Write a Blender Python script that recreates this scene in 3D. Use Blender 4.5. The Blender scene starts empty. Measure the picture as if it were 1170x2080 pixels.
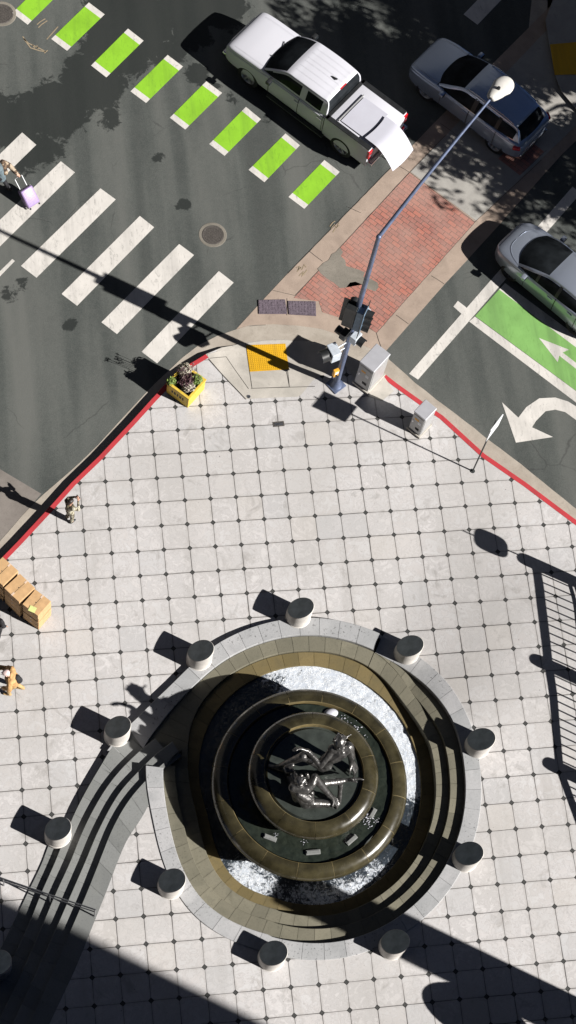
import bpy, bmesh, math, random
from mathutils import Vector, Matrix, noise
random.seed(7)
R_ = math.radians
sc = bpy.context.scene
col = sc.collection

# ---------------------------------------------------------------- camera pose (solved from the paving grid, metres)
CR = Matrix(((0.9878984, -0.1122923, 0.1069915), (-0.0631486, -0.9212489, -0.3838134), (0.1416651, 0.3724122, -0.9171914)))
CC = Vector((-5.21156688, -26.51306934, 58.22925929))
FPX = 4350.0
CRT = CR.transposed()
def at(px, py, z=0.0):
    d = CRT @ Vector(((px - 585) / FPX, (py - 1040) / FPX, 1.0))
    return CC + d * ((z - CC.z) / d.z)
def at2(px, py, z=0.0):
    p = at(px, py, z); return (p.x, p.y)

SUN_AZ = R_(148.5)            # direction shadows fall
SUN_TAN = 0.68
SH = Vector((math.cos(SUN_AZ), math.sin(SUN_AZ), 0))

# ---------------------------------------------------------------- materials
class N:
    """tiny node helper"""
    def __init__(s, name):
        s.m = bpy.data.materials.new(name); s.m.use_nodes = True
        s.nt = s.m.node_tree; s.b = s.nt.nodes['Principled BSDF']
    def n(s, t, **k):
        nd = s.nt.nodes.new(t)
        for a, v in k.items(): setattr(nd, a, v)
        return nd
    def l(s, a, b): s.nt.links.new(a, b)
    def math(s, op, a, b=None, c=None):
        nd = s.n('ShaderNodeMath', operation=op)
        for i, v in enumerate((a, b, c)):
            if v is None: continue
            if hasattr(v, 'is_linked') or hasattr(v, 'links'): s.l(v, nd.inputs[i])
            else: nd.inputs[i].default_value = v
        return nd.outputs[0]
    def mix(s, f, a, b, bt='MIX'):
        nd = s.n('ShaderNodeMix', data_type='RGBA', blend_type=bt)
        for i, v in ((0, f), (6, a), (7, b)):
            if hasattr(v, 'links'): s.l(v, nd.inputs[i])
            elif i == 0: nd.inputs[0].default_value = v
            else: nd.inputs[i].default_value = (*v, 1)
        return nd.outputs[2]
    def pos(s):
        return s.n('ShaderNodeNewGeometry').outputs['Position']
    def objc(s):
        return s.n('ShaderNodeTexCoord').outputs['Object']
    def noise(s, vec, scale, detail=4, rough=.55, dist=0.0):
        nd = s.n('ShaderNodeTexNoise'); s.l(vec, nd.inputs['Vector'])
        nd.inputs['Scale'].default_value = scale; nd.inputs['Detail'].default_value = detail
        nd.inputs['Roughness'].default_value = rough; nd.inputs['Distortion'].default_value = dist
        return nd.outputs['Fac']
    def ramp(s, v, a, b, lo=0.0, hi=1.0):
        nd = s.n('ShaderNodeMapRange', clamp=True); s.l(v, nd.inputs[0])
        nd.inputs[1].default_value = a; nd.inputs[2].default_value = b
        nd.inputs[3].default_value = lo; nd.inputs[4].default_value = hi
        return nd.outputs[0]
    def bump(s, h, strength=.3, dist=.01):
        nd = s.n('ShaderNodeBump'); s.l(h, nd.inputs['Height'])
        nd.inputs['Strength'].default_value = strength; nd.inputs['Distance'].default_value = dist
        s.l(nd.outputs[0], s.b.inputs['Normal'])
    def attr(s, name):
        return s.n('ShaderNodeAttribute', attribute_name=name).outputs['Fac']
    def base(s, v):
        if hasattr(v, 'links'): s.l(v, s.b.inputs['Base Color'])
        else: s.b.inputs['Base Color'].default_value = (*v, 1)
    def rough(s, v):
        if hasattr(v, 'links'): s.l(v, s.b.inputs['Roughness'])
        else: s.b.inputs['Roughness'].default_value = v

def M(name, c, rough=.6, metal=0.0, var=.12, scale=6.0, bump=.15, coat=0.0, bscale=60.0, bdist=.004, spec=.5):
    k = N(name); v = k.objc()
    n1 = k.noise(v, scale, 5); 
    dark = tuple(x * (1 - var) for x in c); lite = tuple(min(1, x * (1 + var)) for x in c)
    k.base(k.mix(k.ramp(n1, .3, .7), dark, lite))
    k.rough(k.ramp(k.noise(v, scale * 2.3, 3), .2, .8, max(0, rough - .08), min(1, rough + .08)) if var else rough)
    k.b.inputs['Metallic'].default_value = metal
    k.b.inputs['Coat Weight'].default_value = coat; k.b.inputs['Coat Roughness'].default_value = .06
    k.b.inputs['Specular IOR Level'].default_value = spec
    if bump: k.bump(k.noise(v, bscale, 3), bump, bdist)
    return k.m

def mat_plaza():
    k = N('plaza_tiles')
    uv = k.n('ShaderNodeUVMap', uv_map='tile').outputs[0]
    sep = k.n('ShaderNodeSeparateXYZ'); k.l(uv, sep.inputs[0])
    # hand-laid wobble
    w1 = k.math('MULTIPLY', k.math('SUBTRACT', k.noise(uv, .55, 2), .5), .035)
    w2 = k.math('MULTIPLY', k.math('SUBTRACT', k.noise(k_off(k, uv, 31.7), .55, 2), .5), .035)
    u = k.math('ADD', sep.outputs[0], w1); v = k.math('ADD', sep.outputs[1], w2)
    ru = k.math('ROUND', u); rv = k.math('ROUND', v)
    du = k.math('ABSOLUTE', k.math('SUBTRACT', u, ru)); dv = k.math('ABSOLUTE', k.math('SUBTRACT', v, rv))
    dmin = k.math('MINIMUM', du, dv); dsum = k.math('ADD', du, dv)
    jw = k.ramp(k.noise(uv, .35, 2), .35, .72, .007, .019)
    joint = k.math('SUBTRACT', 1.0, k.ramp(k.math('SUBTRACT', dmin, jw), -.004, .006))
    dia = k.math('SUBTRACT', 1.0, k.ramp(dsum, .104, .118))
    rim = k.math('MULTIPLY', k.ramp(dsum, .072, .088), dia)
    comb = k.n('ShaderNodeCombineXYZ'); k.l(k.math('FLOOR', u), comb.inputs[0]); k.l(k.math('FLOOR', v), comb.inputs[1])
    wn = k.n('ShaderNodeTexWhiteNoise', noise_dimensions='3D'); k.l(comb.outputs[0], wn.inputs[0])
    tone = k.ramp(wn.outputs[0], 0, 1)
    # per tile offset so the veins do not run through the joints
    add = k.n('ShaderNodeVectorMath', operation='MULTIPLY_ADD'); k.l(wn.outputs[1], add.inputs[0]); add.inputs[1].default_value = (40, 40, 40); k.l(uv, add.inputs[2])
    tv = add.outputs[0]
    n1 = k.noise(tv, 2.4, 6, .6, 1.6); n2 = k.noise(tv, 14, 4, .6); n3 = k.noise(uv, .22, 3)
    c = k.mix(tone, (.47, .455, .45), (.575, .565, .565))
    c = k.mix(k.ramp(n1, .38, .66), c, k.mix(tone, (.61, .59, .585), (.51, .485, .475)))
    c = k.mix(k.ramp(k.math('ABSOLUTE', k.math('SUBTRACT', n1, .5)), 0, .035, .42, 0), c, (.33, .31, .305))
    c = k.mix(k.ramp(n2, .35, .7, .0, .22), c, (.36, .335, .32))
    c = k.mix(k.ramp(n3, .42, .62, 0, .5), c, (.40, .385, .37))
    wtile = k.n('ShaderNodeTexWhiteNoise', noise_dimensions='3D'); k.l(comb.outputs[0], wtile.inputs[0])
    edge = k.math('MULTIPLY', k.ramp(dmin, .012, .09, .62, 0), k.ramp(k.noise(uv, 3.5, 4), .3, .65))
    c = k.mix(edge, c, (.33, .31, .295))
    wt2 = k.n('ShaderNodeTexWhiteNoise', noise_dimensions='2D'); k.l(comb.outputs[0], wt2.inputs[0])
    c = k.mix(k.ramp(wt2.outputs[0], .90, .93, 0, .28), c, (.40, .405, .415))
    c = k.mix(k.ramp(wt2.outputs[0], .07, .05, 0, .22), c, (.50, .46, .41))
    gum = k.n('ShaderNodeTexVoronoi'); k.l(uv, gum.inputs['Vector']); gum.inputs['Scale'].default_value = 1.7
    gm = k.math('MULTIPLY', k.ramp(gum.outputs['Distance'], .045, .03), k.ramp(k.noise(uv, .4, 2), .5, .56))
    c = k.mix(k.math('MULTIPLY', gm, .7), c, (.13, .12, .115))
    drip = k.n('ShaderNodeMapping'); k.l(uv, drip.inputs[0]); drip.inputs['Rotation'].default_value = (0, 0, .5); drip.inputs['Scale'].default_value = (1, .12, 1)
    c = k.mix(k.ramp(k.noise(drip.outputs[0], 1.3, 5, .65), .56, .72, 0, .35), c, (.34, .325, .31))
    sp = k.math('MULTIPLY', k.ramp(k.noise(uv, 26, 2), .685, .72), .75)
    c = k.mix(sp, c, (.12, .11, .10))
    st = k.math('MULTIPLY', k.ramp(k.noise(uv, 1.1, 5, .65, .8), .585, .70), .5)
    c = k.mix(st, c, (.26, .245, .23))
    c = k.mix(k.math('MULTIPLY', joint, k.ramp(k.noise(uv, .7, 3), .3, .7, .55, .95)), c, (.07, .065, .062))
    c = k.mix(dia, c, k.mix(rim, (.055, .055, .053), (.018, .018, .018)))
    k.base(c); k.rough(.72); k.b.inputs['Specular IOR Level'].default_value = .3
    h = k.math('SUBTRACT', k.math('MULTIPLY', n2, .12), k.math('MAXIMUM', joint, k.math('MULTIPLY', dia, .5)))
    h = k.math('ADD', h, k.math('MULTIPLY', n1, .18))
    k.bump(h, .55, .012)
    return k.m
def k_off(k, vec, o):
    a = k.n('ShaderNodeVectorMath', operation='ADD'); k.l(vec, a.inputs[0]); a.inputs[1].default_value = (o, o * 1.3, 0)
    return a.outputs[0]

def mat_asphalt():
    k = N('asphalt'); p = k.pos()
    fine = k.noise(p, 38, 3, .7); mid = k.noise(p, 5.5, 6, .65); big = k.noise(p, .35, 4, .6, .6)
    c = k.mix(k.ramp(big, .3, .7), (.056, .064, .060), (.086, .095, .088))
    c = k.mix(k.ramp(mid, .35, .75, 0, .5), c, (.102, .106, .099))
    c = k.mix(k.ramp(fine, .5, .75, 0, .55), c, (.135, .138, .13))
    c = k.mix(k.ramp(fine, .5, .3, 0, .5), c, (.034, .036, .035))
    # tyre lanes rubbed darker along the traffic direction
    mp = k.n('ShaderNodeMapping'); k.l(p, mp.inputs[0]); mp.inputs['Rotation'].default_value = (0, 0, R_(45)); mp.inputs['Scale'].default_value = (1, .09, 1)
    lane = k.noise(mp.outputs[0], 1.0, 3, .5)
    c = k.mix(k.ramp(lane, .42, .7, 0, .7), c, (.135, .137, .127))
    c = k.mix(k.ramp(lane, .5, .3, 0, .45), c, (.042, .045, .043))
    s = k.attr('stain')
    wet = k.ramp(k.math('ADD', s, k.math('MULTIPLY', k.math('SUBTRACT', k.noise(p, 2.6, 8, .72, .5), .5), 1.15)), .44, .52)
    c = k.mix(k.math('MULTIPLY', wet, .86), c, (.016, .019, .018))
    crack = k.n('ShaderNodeTexVoronoi', feature='DISTANCE_TO_EDGE'); k.l(k_warp(k, p), crack.inputs['Vector']); crack.inputs['Scale'].default_value = .33
    cr = k.math('MULTIPLY', k.ramp(crack.outputs['Distance'], .0, .006, 1, 0), k.ramp(k.noise(p, .5, 2), .52, .6))
    c = k.mix(k.math('MULTIPLY', cr, .5), c, (.03, .03, .03))
    k.base(c); k.rough(k.ramp(wet, 0, 1, .9, .75)); k.b.inputs['Specular IOR Level'].default_value = .25
    k.bump(k.math('ADD', fine, k.math('MULTIPLY', mid, .6)), .6, .008)
    return k.m
def k_warp(k, p):
    nz = k.n('ShaderNodeTexNoise'); k.l(p, nz.inputs['Vector']); nz.inputs['Scale'].default_value = 1.3; nz.inputs['Detail'].default_value = 4
    a = k.n('ShaderNodeVectorMath', operation='MULTIPLY_ADD'); k.l(nz.outputs['Color'], a.inputs[0]); a.inputs[1].default_value = (.6, .6, 0); k.l(p, a.inputs[2])
    return a.outputs[0]

def mat_conc(name, c1, c2, speck=.5, joint=None):
    k = N(name); p = k.pos()
    a = k.noise(p, 1.6, 6, .6, .5); f = k.noise(p, 30, 3, .7); g = k.noise(p, 7, 4, .6)
    c = k.mix(k.ramp(a, .32, .68), c1, c2)
    c = k.mix(k.ramp(f, .55, .75, 0, speck), c, tuple(x * .55 for x in c1))
    c = k.mix(k.ramp(g, .6, .75, 0, .35), c, tuple(x * .6 for x in c1))
    k.base(c); k.rough(.85); k.b.inputs['Specular IOR Level'].default_value = .25
    k.bump(k.math('ADD', f, g), .35, .006)
    return k.m

def mat_paint(name, c, wear=.35, under=(.10, .10, .095)):
    k = N(name); p = k.pos()
    mp = k.n('ShaderNodeMapping'); k.l(p, mp.inputs[0]); mp.inputs['Rotation'].default_value = (0, 0, R_(20)); mp.inputs['Scale'].default_value = (1, .35, 1)
    a = k.noise(p, 1.7, 5, .6); f = k.noise(p, 45, 3, .8); g = k.noise(mp.outputs[0], 9, 7, .72, 1.2)
    cc = k.mix(k.ramp(a, .3, .7), tuple(x * .86 for x in c), c)
    cc = k.mix(k.ramp(g, .45, .75, 0, .3), cc, tuple(x * .66 for x in c))
    w = k.math('MAXIMUM', k.math('MULTIPLY', k.ramp(g, .56, .66), k.ramp(f, .40, .58)), k.math('MULTIPLY', k.ramp(k.noise(p, 2.2, 8, .8), .60, .68), .8))
    cc = k.mix(k.math('MULTIPLY', w, wear), cc, under)
    ml = k.n('ShaderNodeMapping'); k.l(p, ml.inputs[0]); ml.inputs['Rotation'].default_value = (0, 0, R_(45)); ml.inputs['Scale'].default_value = (1, .05, 1)
    cc = k.mix(k.ramp(k.noise(ml.outputs[0], 2.6, 4, .6), .50, .70, 0, .38), cc, tuple(x * .35 + .02 for x in c))
    cc = k.mix(k.ramp(k.noise(p, .9, 5, .6), .5, .72, 0, .25), cc, tuple(x * .5 for x in c))
    k.base(cc); k.rough(.7); k.b.inputs['Specular IOR Level'].default_value = .3
    k.bump(f, .3, .004)
    return k.m

def mat_brick():
    k = N('median_brick'); uv = k.n('ShaderNodeUVMap', uv_map='tile').outputs[0]
    b = k.n('ShaderNodeTexBrick'); k.l(uv, b.inputs['Vector'])
    b.inputs['Color1'].default_value = (.40, .145, .105, 1); b.inputs['Color2'].default_value = (.27, .12, .10, 1)
    b.inputs['Mortar'].default_value = (.11, .075, .06, 1); b.inputs['Scale'].default_value = 1.0
    b.inputs['Mortar Size'].default_value = .011; b.inputs['Mortar Smooth'].default_value = .2
    b.inputs['Brick Width'].default_value = .30; b.inputs['Row Height'].default_value = .15; b.inputs['Bias'].default_value = -.1
    p = k.pos(); n1 = k.noise(p, .8, 4); n2 = k.noise(p, 16, 4)
    c = k.mix(k.ramp(n1, .38, .62, 0, .6), b.outputs['Color'], (.36, .23, .19))
    c = k.mix(k.ramp(n2, .5, .8, 0, .4), c, (.48, .28, .23))
    k.base(c); k.rough(.9)
    k.bump(k.math('SUBTRACT', k.math('MULTIPLY', n2, .3), b.outputs['Fac']), .6, .01)
    return k.m

def mat_stone(name, c1, c2, c3, wetc=None, blot=.0):
    k = N(name); p = k.pos(); r = k.attr('blk')
    c = k.mix(k.ramp(r, 0, 1), c1, c2)
    a = k.noise(p, 1.8, 6, .6, .6); f = k.noise(p, 24, 4, .7)
    c = k.mix(k.ramp(a, .45, .72, 0, .65), c, c3)
    c = k.mix(k.ramp(f, .5, .75, 0, .4), c, tuple(x * .5 for x in c1))
    if blot:
        d = k.math('MULTIPLY', k.ramp(k.noise(p, 15, 3, .6), .60, .66), k.ramp(k.noise(p, .8, 2), .45, .55, 0, blot))
        c = k.mix(d, c, (.03, .028, .025))
    k.base(c); k.rough(k.ramp(a, .3, .7, .55, .8)); k.b.inputs['Specular IOR Level'].default_value = .35
    k.bump(k.math('ADD', f, k.math('MULTIPLY', a, .5)), .3, .006)
    return k.m

def mat_water(name, foamy):
    k = N(name); p = k.pos()
    n1 = k.noise(p, 5.0, 5, .6, 1.2)
    vo = k.n('ShaderNodeTexVoronoi', feature='SMOOTH_F1'); k.l(k_warp(k, p), vo.inputs['Vector']); vo.inputs['Scale'].default_value = 7
    if foamy:
        s = k.attr('foam')
        n = k.math('ADD', k.math('MULTIPLY', k.math('SUBTRACT', k.noise(p, 7, 7, .75, 1.5), .5), 2.0), k.math('MULTIPLY', k.math('SUBTRACT', k.noise(p, 1.5, 3), .5), 1.1))
        fo = k.ramp(k.math('ADD', s, n), .40, .62)
        rd = k.noise(p, 4.2, 3, .6, 2.6); ridge = k.ramp(k.math('ABSOLUTE', k.math('SUBTRACT', rd, .5)), .0, .035, 1, 0)
        hi = k.math('MULTIPLY', k.math('MAXIMUM', ridge, k.ramp(k.noise(p, 13, 3, .6), .52, .66, 0, .5)), fo)
        c = k.mix(fo, (.028, .036, .046), (.50, .54, .60)); c = k.mix(hi, c, (.86, .88, .90))
        k.base(c); k.rough(k.ramp(fo, 0, 1, .08, .4))
        k.bump(k.math('ADD', n1, k.math('ADD', vo.outputs[0], ridge)), .45, .03)
    else:
        c = k.mix(k.ramp(n1, .3, .7), (.012, .016, .013), (.026, .032, .024))
        k.base(c); k.rough(.08)
        k.bump(k.math('ADD', n1, vo.outputs[0]), .5, .02)
    return k.m

def mat_leaf(name, c1, c2):
    k = N(name); r = k.attr('blk')
    k.base(k.mix(r, c1, c2)); k.rough(.55)
    return k.m
def mat_glass(name='car_glass', c=(.012, .014, .016)):
    k = N(name); v = k.objc(); k.base(k.mix(k.ramp(k.noise(v, 2.2, 2), .35, .7), c, tuple(x * 2.0 for x in c))); k.rough(.04)
    k.b.inputs['Specular IOR Level'].default_value = .02
    return k.m
def mat_facade(name, wall, glass):
    k = N(name); uv = k.n('ShaderNodeTexCoord').outputs['Object']
    mp = k.n('ShaderNodeMapping'); k.l(uv, mp.inputs[0]); mp.inputs['Rotation'].default_value = (R_(90), 0, 0)
    b = k.n('ShaderNodeTexBrick', offset=0.0); k.l(mp.outputs[0], b.inputs['Vector'])
    b.inputs['Color1'].default_value = (*glass, 1); b.inputs['Color2'].default_value = tuple(x * .6 for x in glass) + (1,)
    b.inputs['Mortar'].default_value = (*wall, 1); b.inputs['Scale'].default_value = 1
    b.inputs['Mortar Size'].default_value = .9; b.inputs['Brick Width'].default_value = 3.2; b.inputs['Row Height'].default_value = 3.8
    k.base(k.mix(k.ramp(k.noise(uv, .3, 4), .3, .7, 0, .3), b.outputs['Color'], tuple(x * .6 for x in wall))); k.rough(.6)
    return k.m

MT = {}
MT['plaza'] = mat_plaza(); MT['asphalt'] = mat_asphalt(); MT['brick'] = mat_brick()
MT['conc'] = mat_conc('pale_concrete', (.40, .375, .335), (.52, .485, .435), .35)
MT['conc_tan'] = mat_conc('tan_concrete', (.30, .235, .19), (.40, .315, .255), .35)
MT['conc_slab'] = mat_conc('grey_concrete', (.30, .285, .265), (.38, .365, .335), .4)
MT['conc_pad'] = mat_conc('brown_concrete', (.17, .15, .135), (.23, .205, .185), .5)
MT['conc_patch'] = mat_conc('patch_concrete', (.17, .155, .13), (.25, .225, .19), .8)
MT['gutter'] = mat_conc('gutter_concrete', (.31, .27, .225), (.42, .375, .32), .5)
MT['joint'] = M('joint_dark', (.05, .045, .04), .9, 0, .2, 4, 0)
MT['white'] = mat_paint('white_road_paint', (.66, .63, .59), .6)
MT['green'] = mat_paint('green_road_paint', (.26, .54, .030), .55, (.10, .22, .03))
MT['green2'] = mat_paint('green_lane_paint', (.21, .42, .12), .55, (.10, .22, .05))
MT['red'] = mat_paint('red_curb_paint', (.50, .045, .055), .8, (.25, .12, .10))
MT['scribble'] = mat_paint('survey_paint', (.34, .27, .18), .8)
MT['yellow'] = mat_paint('tactile_yellow', (.72, .40, .015), .15, (.3, .2, .05))
MT['coping'] = mat_stone('coping_stone', (.33, .335, .34), (.45, .445, .45), (.27, .275, .28), blot=.6)
MT['tread'] = mat_stone('tread_stone', (.145, .135, .10), (.205, .19, .14), (.115, .11, .08), blot=.3)
MT['ledge'] = mat_stone('ledge_stone', (.135, .105, .045), (.19, .145, .065), (.10, .085, .045))
MT['stair'] = mat_stone('stair_stone', (.17, .175, .17), (.235, .24, .235), (.20, .205, .195), blot=.25)
MT['basin'] = M('basin_granite', (.040, .034, .017), .24, 0, .5, 2.5, .1, .5)
MT['basin_floor'] = M('basin_floor', (.036, .042, .037), .3, 0, .35, 3, .2, .2)
MT['pool'] = mat_water('pool_water', True); MT['bwater'] = mat_water('basin_water', False)
MT['bollard'] = M('bollard_concrete', (.56, .53, .495), .8, 0, .22, 2.4, .4)
MT['bollard_top'] = M('bollard_cap', (.38, .43, .42), .7, 0, .32, 3.5, .4)
MT['bronze'] = M('bronze', (.15, .145, .14), .33, .8, .5, 7, .45, 0, 16, .02)
MT['pole'] = M('blue_grey_steel', (.13, .16, .25), .38, .35, .2, 5, .1)
MT['lamp'] = M('lamp_housing', (.62, .60, .56), .5, 0, .06, 5, .05)
MT['black'] = M('black_plastic', (.018, .019, .02), .45, 0, .3, 5, .1)
MT['sigblue'] = M('weathered_signal_blue', (.16, .24, .34), .5, .2, .2, 8, .1)
MT['sigwhite'] = M('pale_signal_housing', (.55, .60, .66), .45, .2, .15, 8, .1)
MT['cabinet'] = M('cabinet_aluminium', (.42, .42, .42), .5, .35, .06, 3, .05)
MT['cabinet_lid'] = M('cabinet_lid', (.52, .52, .55), .45, .35, .06, 3, .05)
MT['steel'] = M('steel', (.35, .36, .38), .3, .9, .15, 8, .05)
MT['signface'] = M('sign_face', (.74, .76, .78), .4, .0, .05, 5, .02)
MT['iron'] = M('cast_iron', (.09, .08, .072), .7, .3, .35, 20, .6, 0, 40, .01)
MT['plate'] = M('purple_grey_plate', (.15, .12, .145), .6, .2, .3, 16, .8, 0, 30, .012)
MT['carwhite'] = M('white_car_paint', (.60, .60, .65), .38, 0, .0, 2, .0, .0, spec=.3)
MT['carsilver'] = M('silver_blue_car_paint', (.50, .58, .72), .26, .62, .0, 2, .0, .5)
MT['carblue'] = M('silver_car_paint', (.38, .42, .50), .28, .55, .0, 2, .0, .5)
MT['glass'] = mat_glass()
MT['tyre'] = M('tyre_rubber', (.018, .018, .018), .85, 0, .2, 20, .3)
MT['rim'] = M('alloy_rim', (.62, .62, .64), .35, .45, .1, 6, .0)
MT['darkrim'] = M('dark_alloy_rim', (.14, .14, .15), .3, .8, .1, 6, .0)
MT['liner'] = M('bed_liner', (.07, .08, .09), .7, 0, .2, 8, .3)
MT['panel'] = M('white_panel', (.50, .50, .56), .45, 0, .03, 2, .0)
MT['redlight'] = M('red_lamp_lens', (.50, .012, .02), .15, 0, .2, 12, .0, 1)
MT['headlight'] = M('headlamp_lens', (.30, .33, .38), .1, .2, .3, 15, .0, 1)
MT['chrome'] = M('chrome', (.6, .6, .62), .12, 1, .05, 5, 0)
MT['card'] = M('cardboard', (.55, .345, .17), .8, 0, .16, 5, .2)
MT['tape'] = M('packing_tape', (.66, .50, .38), .4, 0, .04, 5, .0)
MT['note'] = M('yellow_green_paper', (.62, .66, .26), .7, 0, .05, 5, .0)
MT['planter'] = M('yellow_planter_paint', (.66, .46, .06), .55, 0, .22, 6, .3)
MT['soil'] = M('soil', (.03, .022, .016), .95, 0, .5, 20, .8)
MT['leafg'] = mat_leaf('green_leaves', (.07, .13, .02), (.26, .36, .09))
MT['leafp'] = mat_leaf('pale_leaves', (.30, .25, .22), (.50, .47, .36))
MT['leafd'] = mat_leaf('plum_leaves', (.035, .015, .022), (.13, .06, .07))
MT['leaft'] = mat_leaf('tree_leaves', (.04, .07, .02), (.09, .13, .035))
MT['bark'] = M('bark', (.09, .07, .05), .9, 0, .4, 12, .8)
MT['skin'] = M('skin', (.48, .27, .19), .5, 0, .08, 20, .05)
MT['skin2'] = M('pale_skin', (.62, .42, .34), .5, 0, .08, 20, .05)
MT['hair'] = M('dark_hair', (.02, .015, .012), .5, 0, .3, 30, .3)
MT['greyhair'] = M('grey_hat', (.50, .49, .50), .7, 0, .15, 30, .3)
MT['pinkcap'] = M('pale_pink_cap', (.72, .55, .52), .7, 0, .06, 20, .1)
MT['orange'] = M('mustard_jacket', (.50, .29, .12), .75, 0, .25, 7, .5, 0, 22, .02)
MT['mustard2'] = M('mustard_trousers', (.44, .29, .13), .8, 0, .25, 9, .5, 0, 22, .02)
MT['blackcloth'] = M('black_cloth', (.015, .015, .018), .8, 0, .4, 10, .5, 0, 25, .02)
MT['greycloth'] = M('grey_shirt', (.12, .16, .18), .8, 0, .25, 10, .4, 0, 25, .02)
def mat_camo(name, cols, sc_=9):
    k = N(name); v = k.objc(); a = k.noise(v, sc_, 3, .5, .5); b = k.noise(k_off(k, v, 5), sc_ * .7, 3, .5, .5)
    c = k.mix(k.ramp(a, .48, .52), cols[0], cols[1]); c = k.mix(k.ramp(b, .55, .58), c, cols[2]); k.base(c); k.rough(.8); return k.m
MT['camo'] = mat_camo('patterned_khaki_cloth', ((.24, .21, .13), (.05, .04, .03), (.42, .40, .32)), 14)
MT['brownwrap'] = mat_camo('brown_patterned_wrap', ((.14, .09, .055), (.03, .02, .015), (.36, .29, .21)), 10)
MT['lavender'] = M('lavender_shell', (.30, .21, .41), .4, 0, .08, 8, .1, .2)
MT['signblack'] = M('black_print', (.012, .012, .012), .6, 0, .1, 5, 0)
MT['btn'] = M('button_yellow', (.75, .38, .04), .5, 0, .1, 5, 0)
MT['build1'] = mat_facade('dark_facade', (.11, .10, .095), (.03, .035, .04))
MT['build2'] = mat_facade('grey_facade', (.10, .10, .105), (.025, .03, .035))
MT['railpaint'] = M('dark_fence_paint', (.05, .055, .055), .5, .3, .2, 8, .1)

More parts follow.
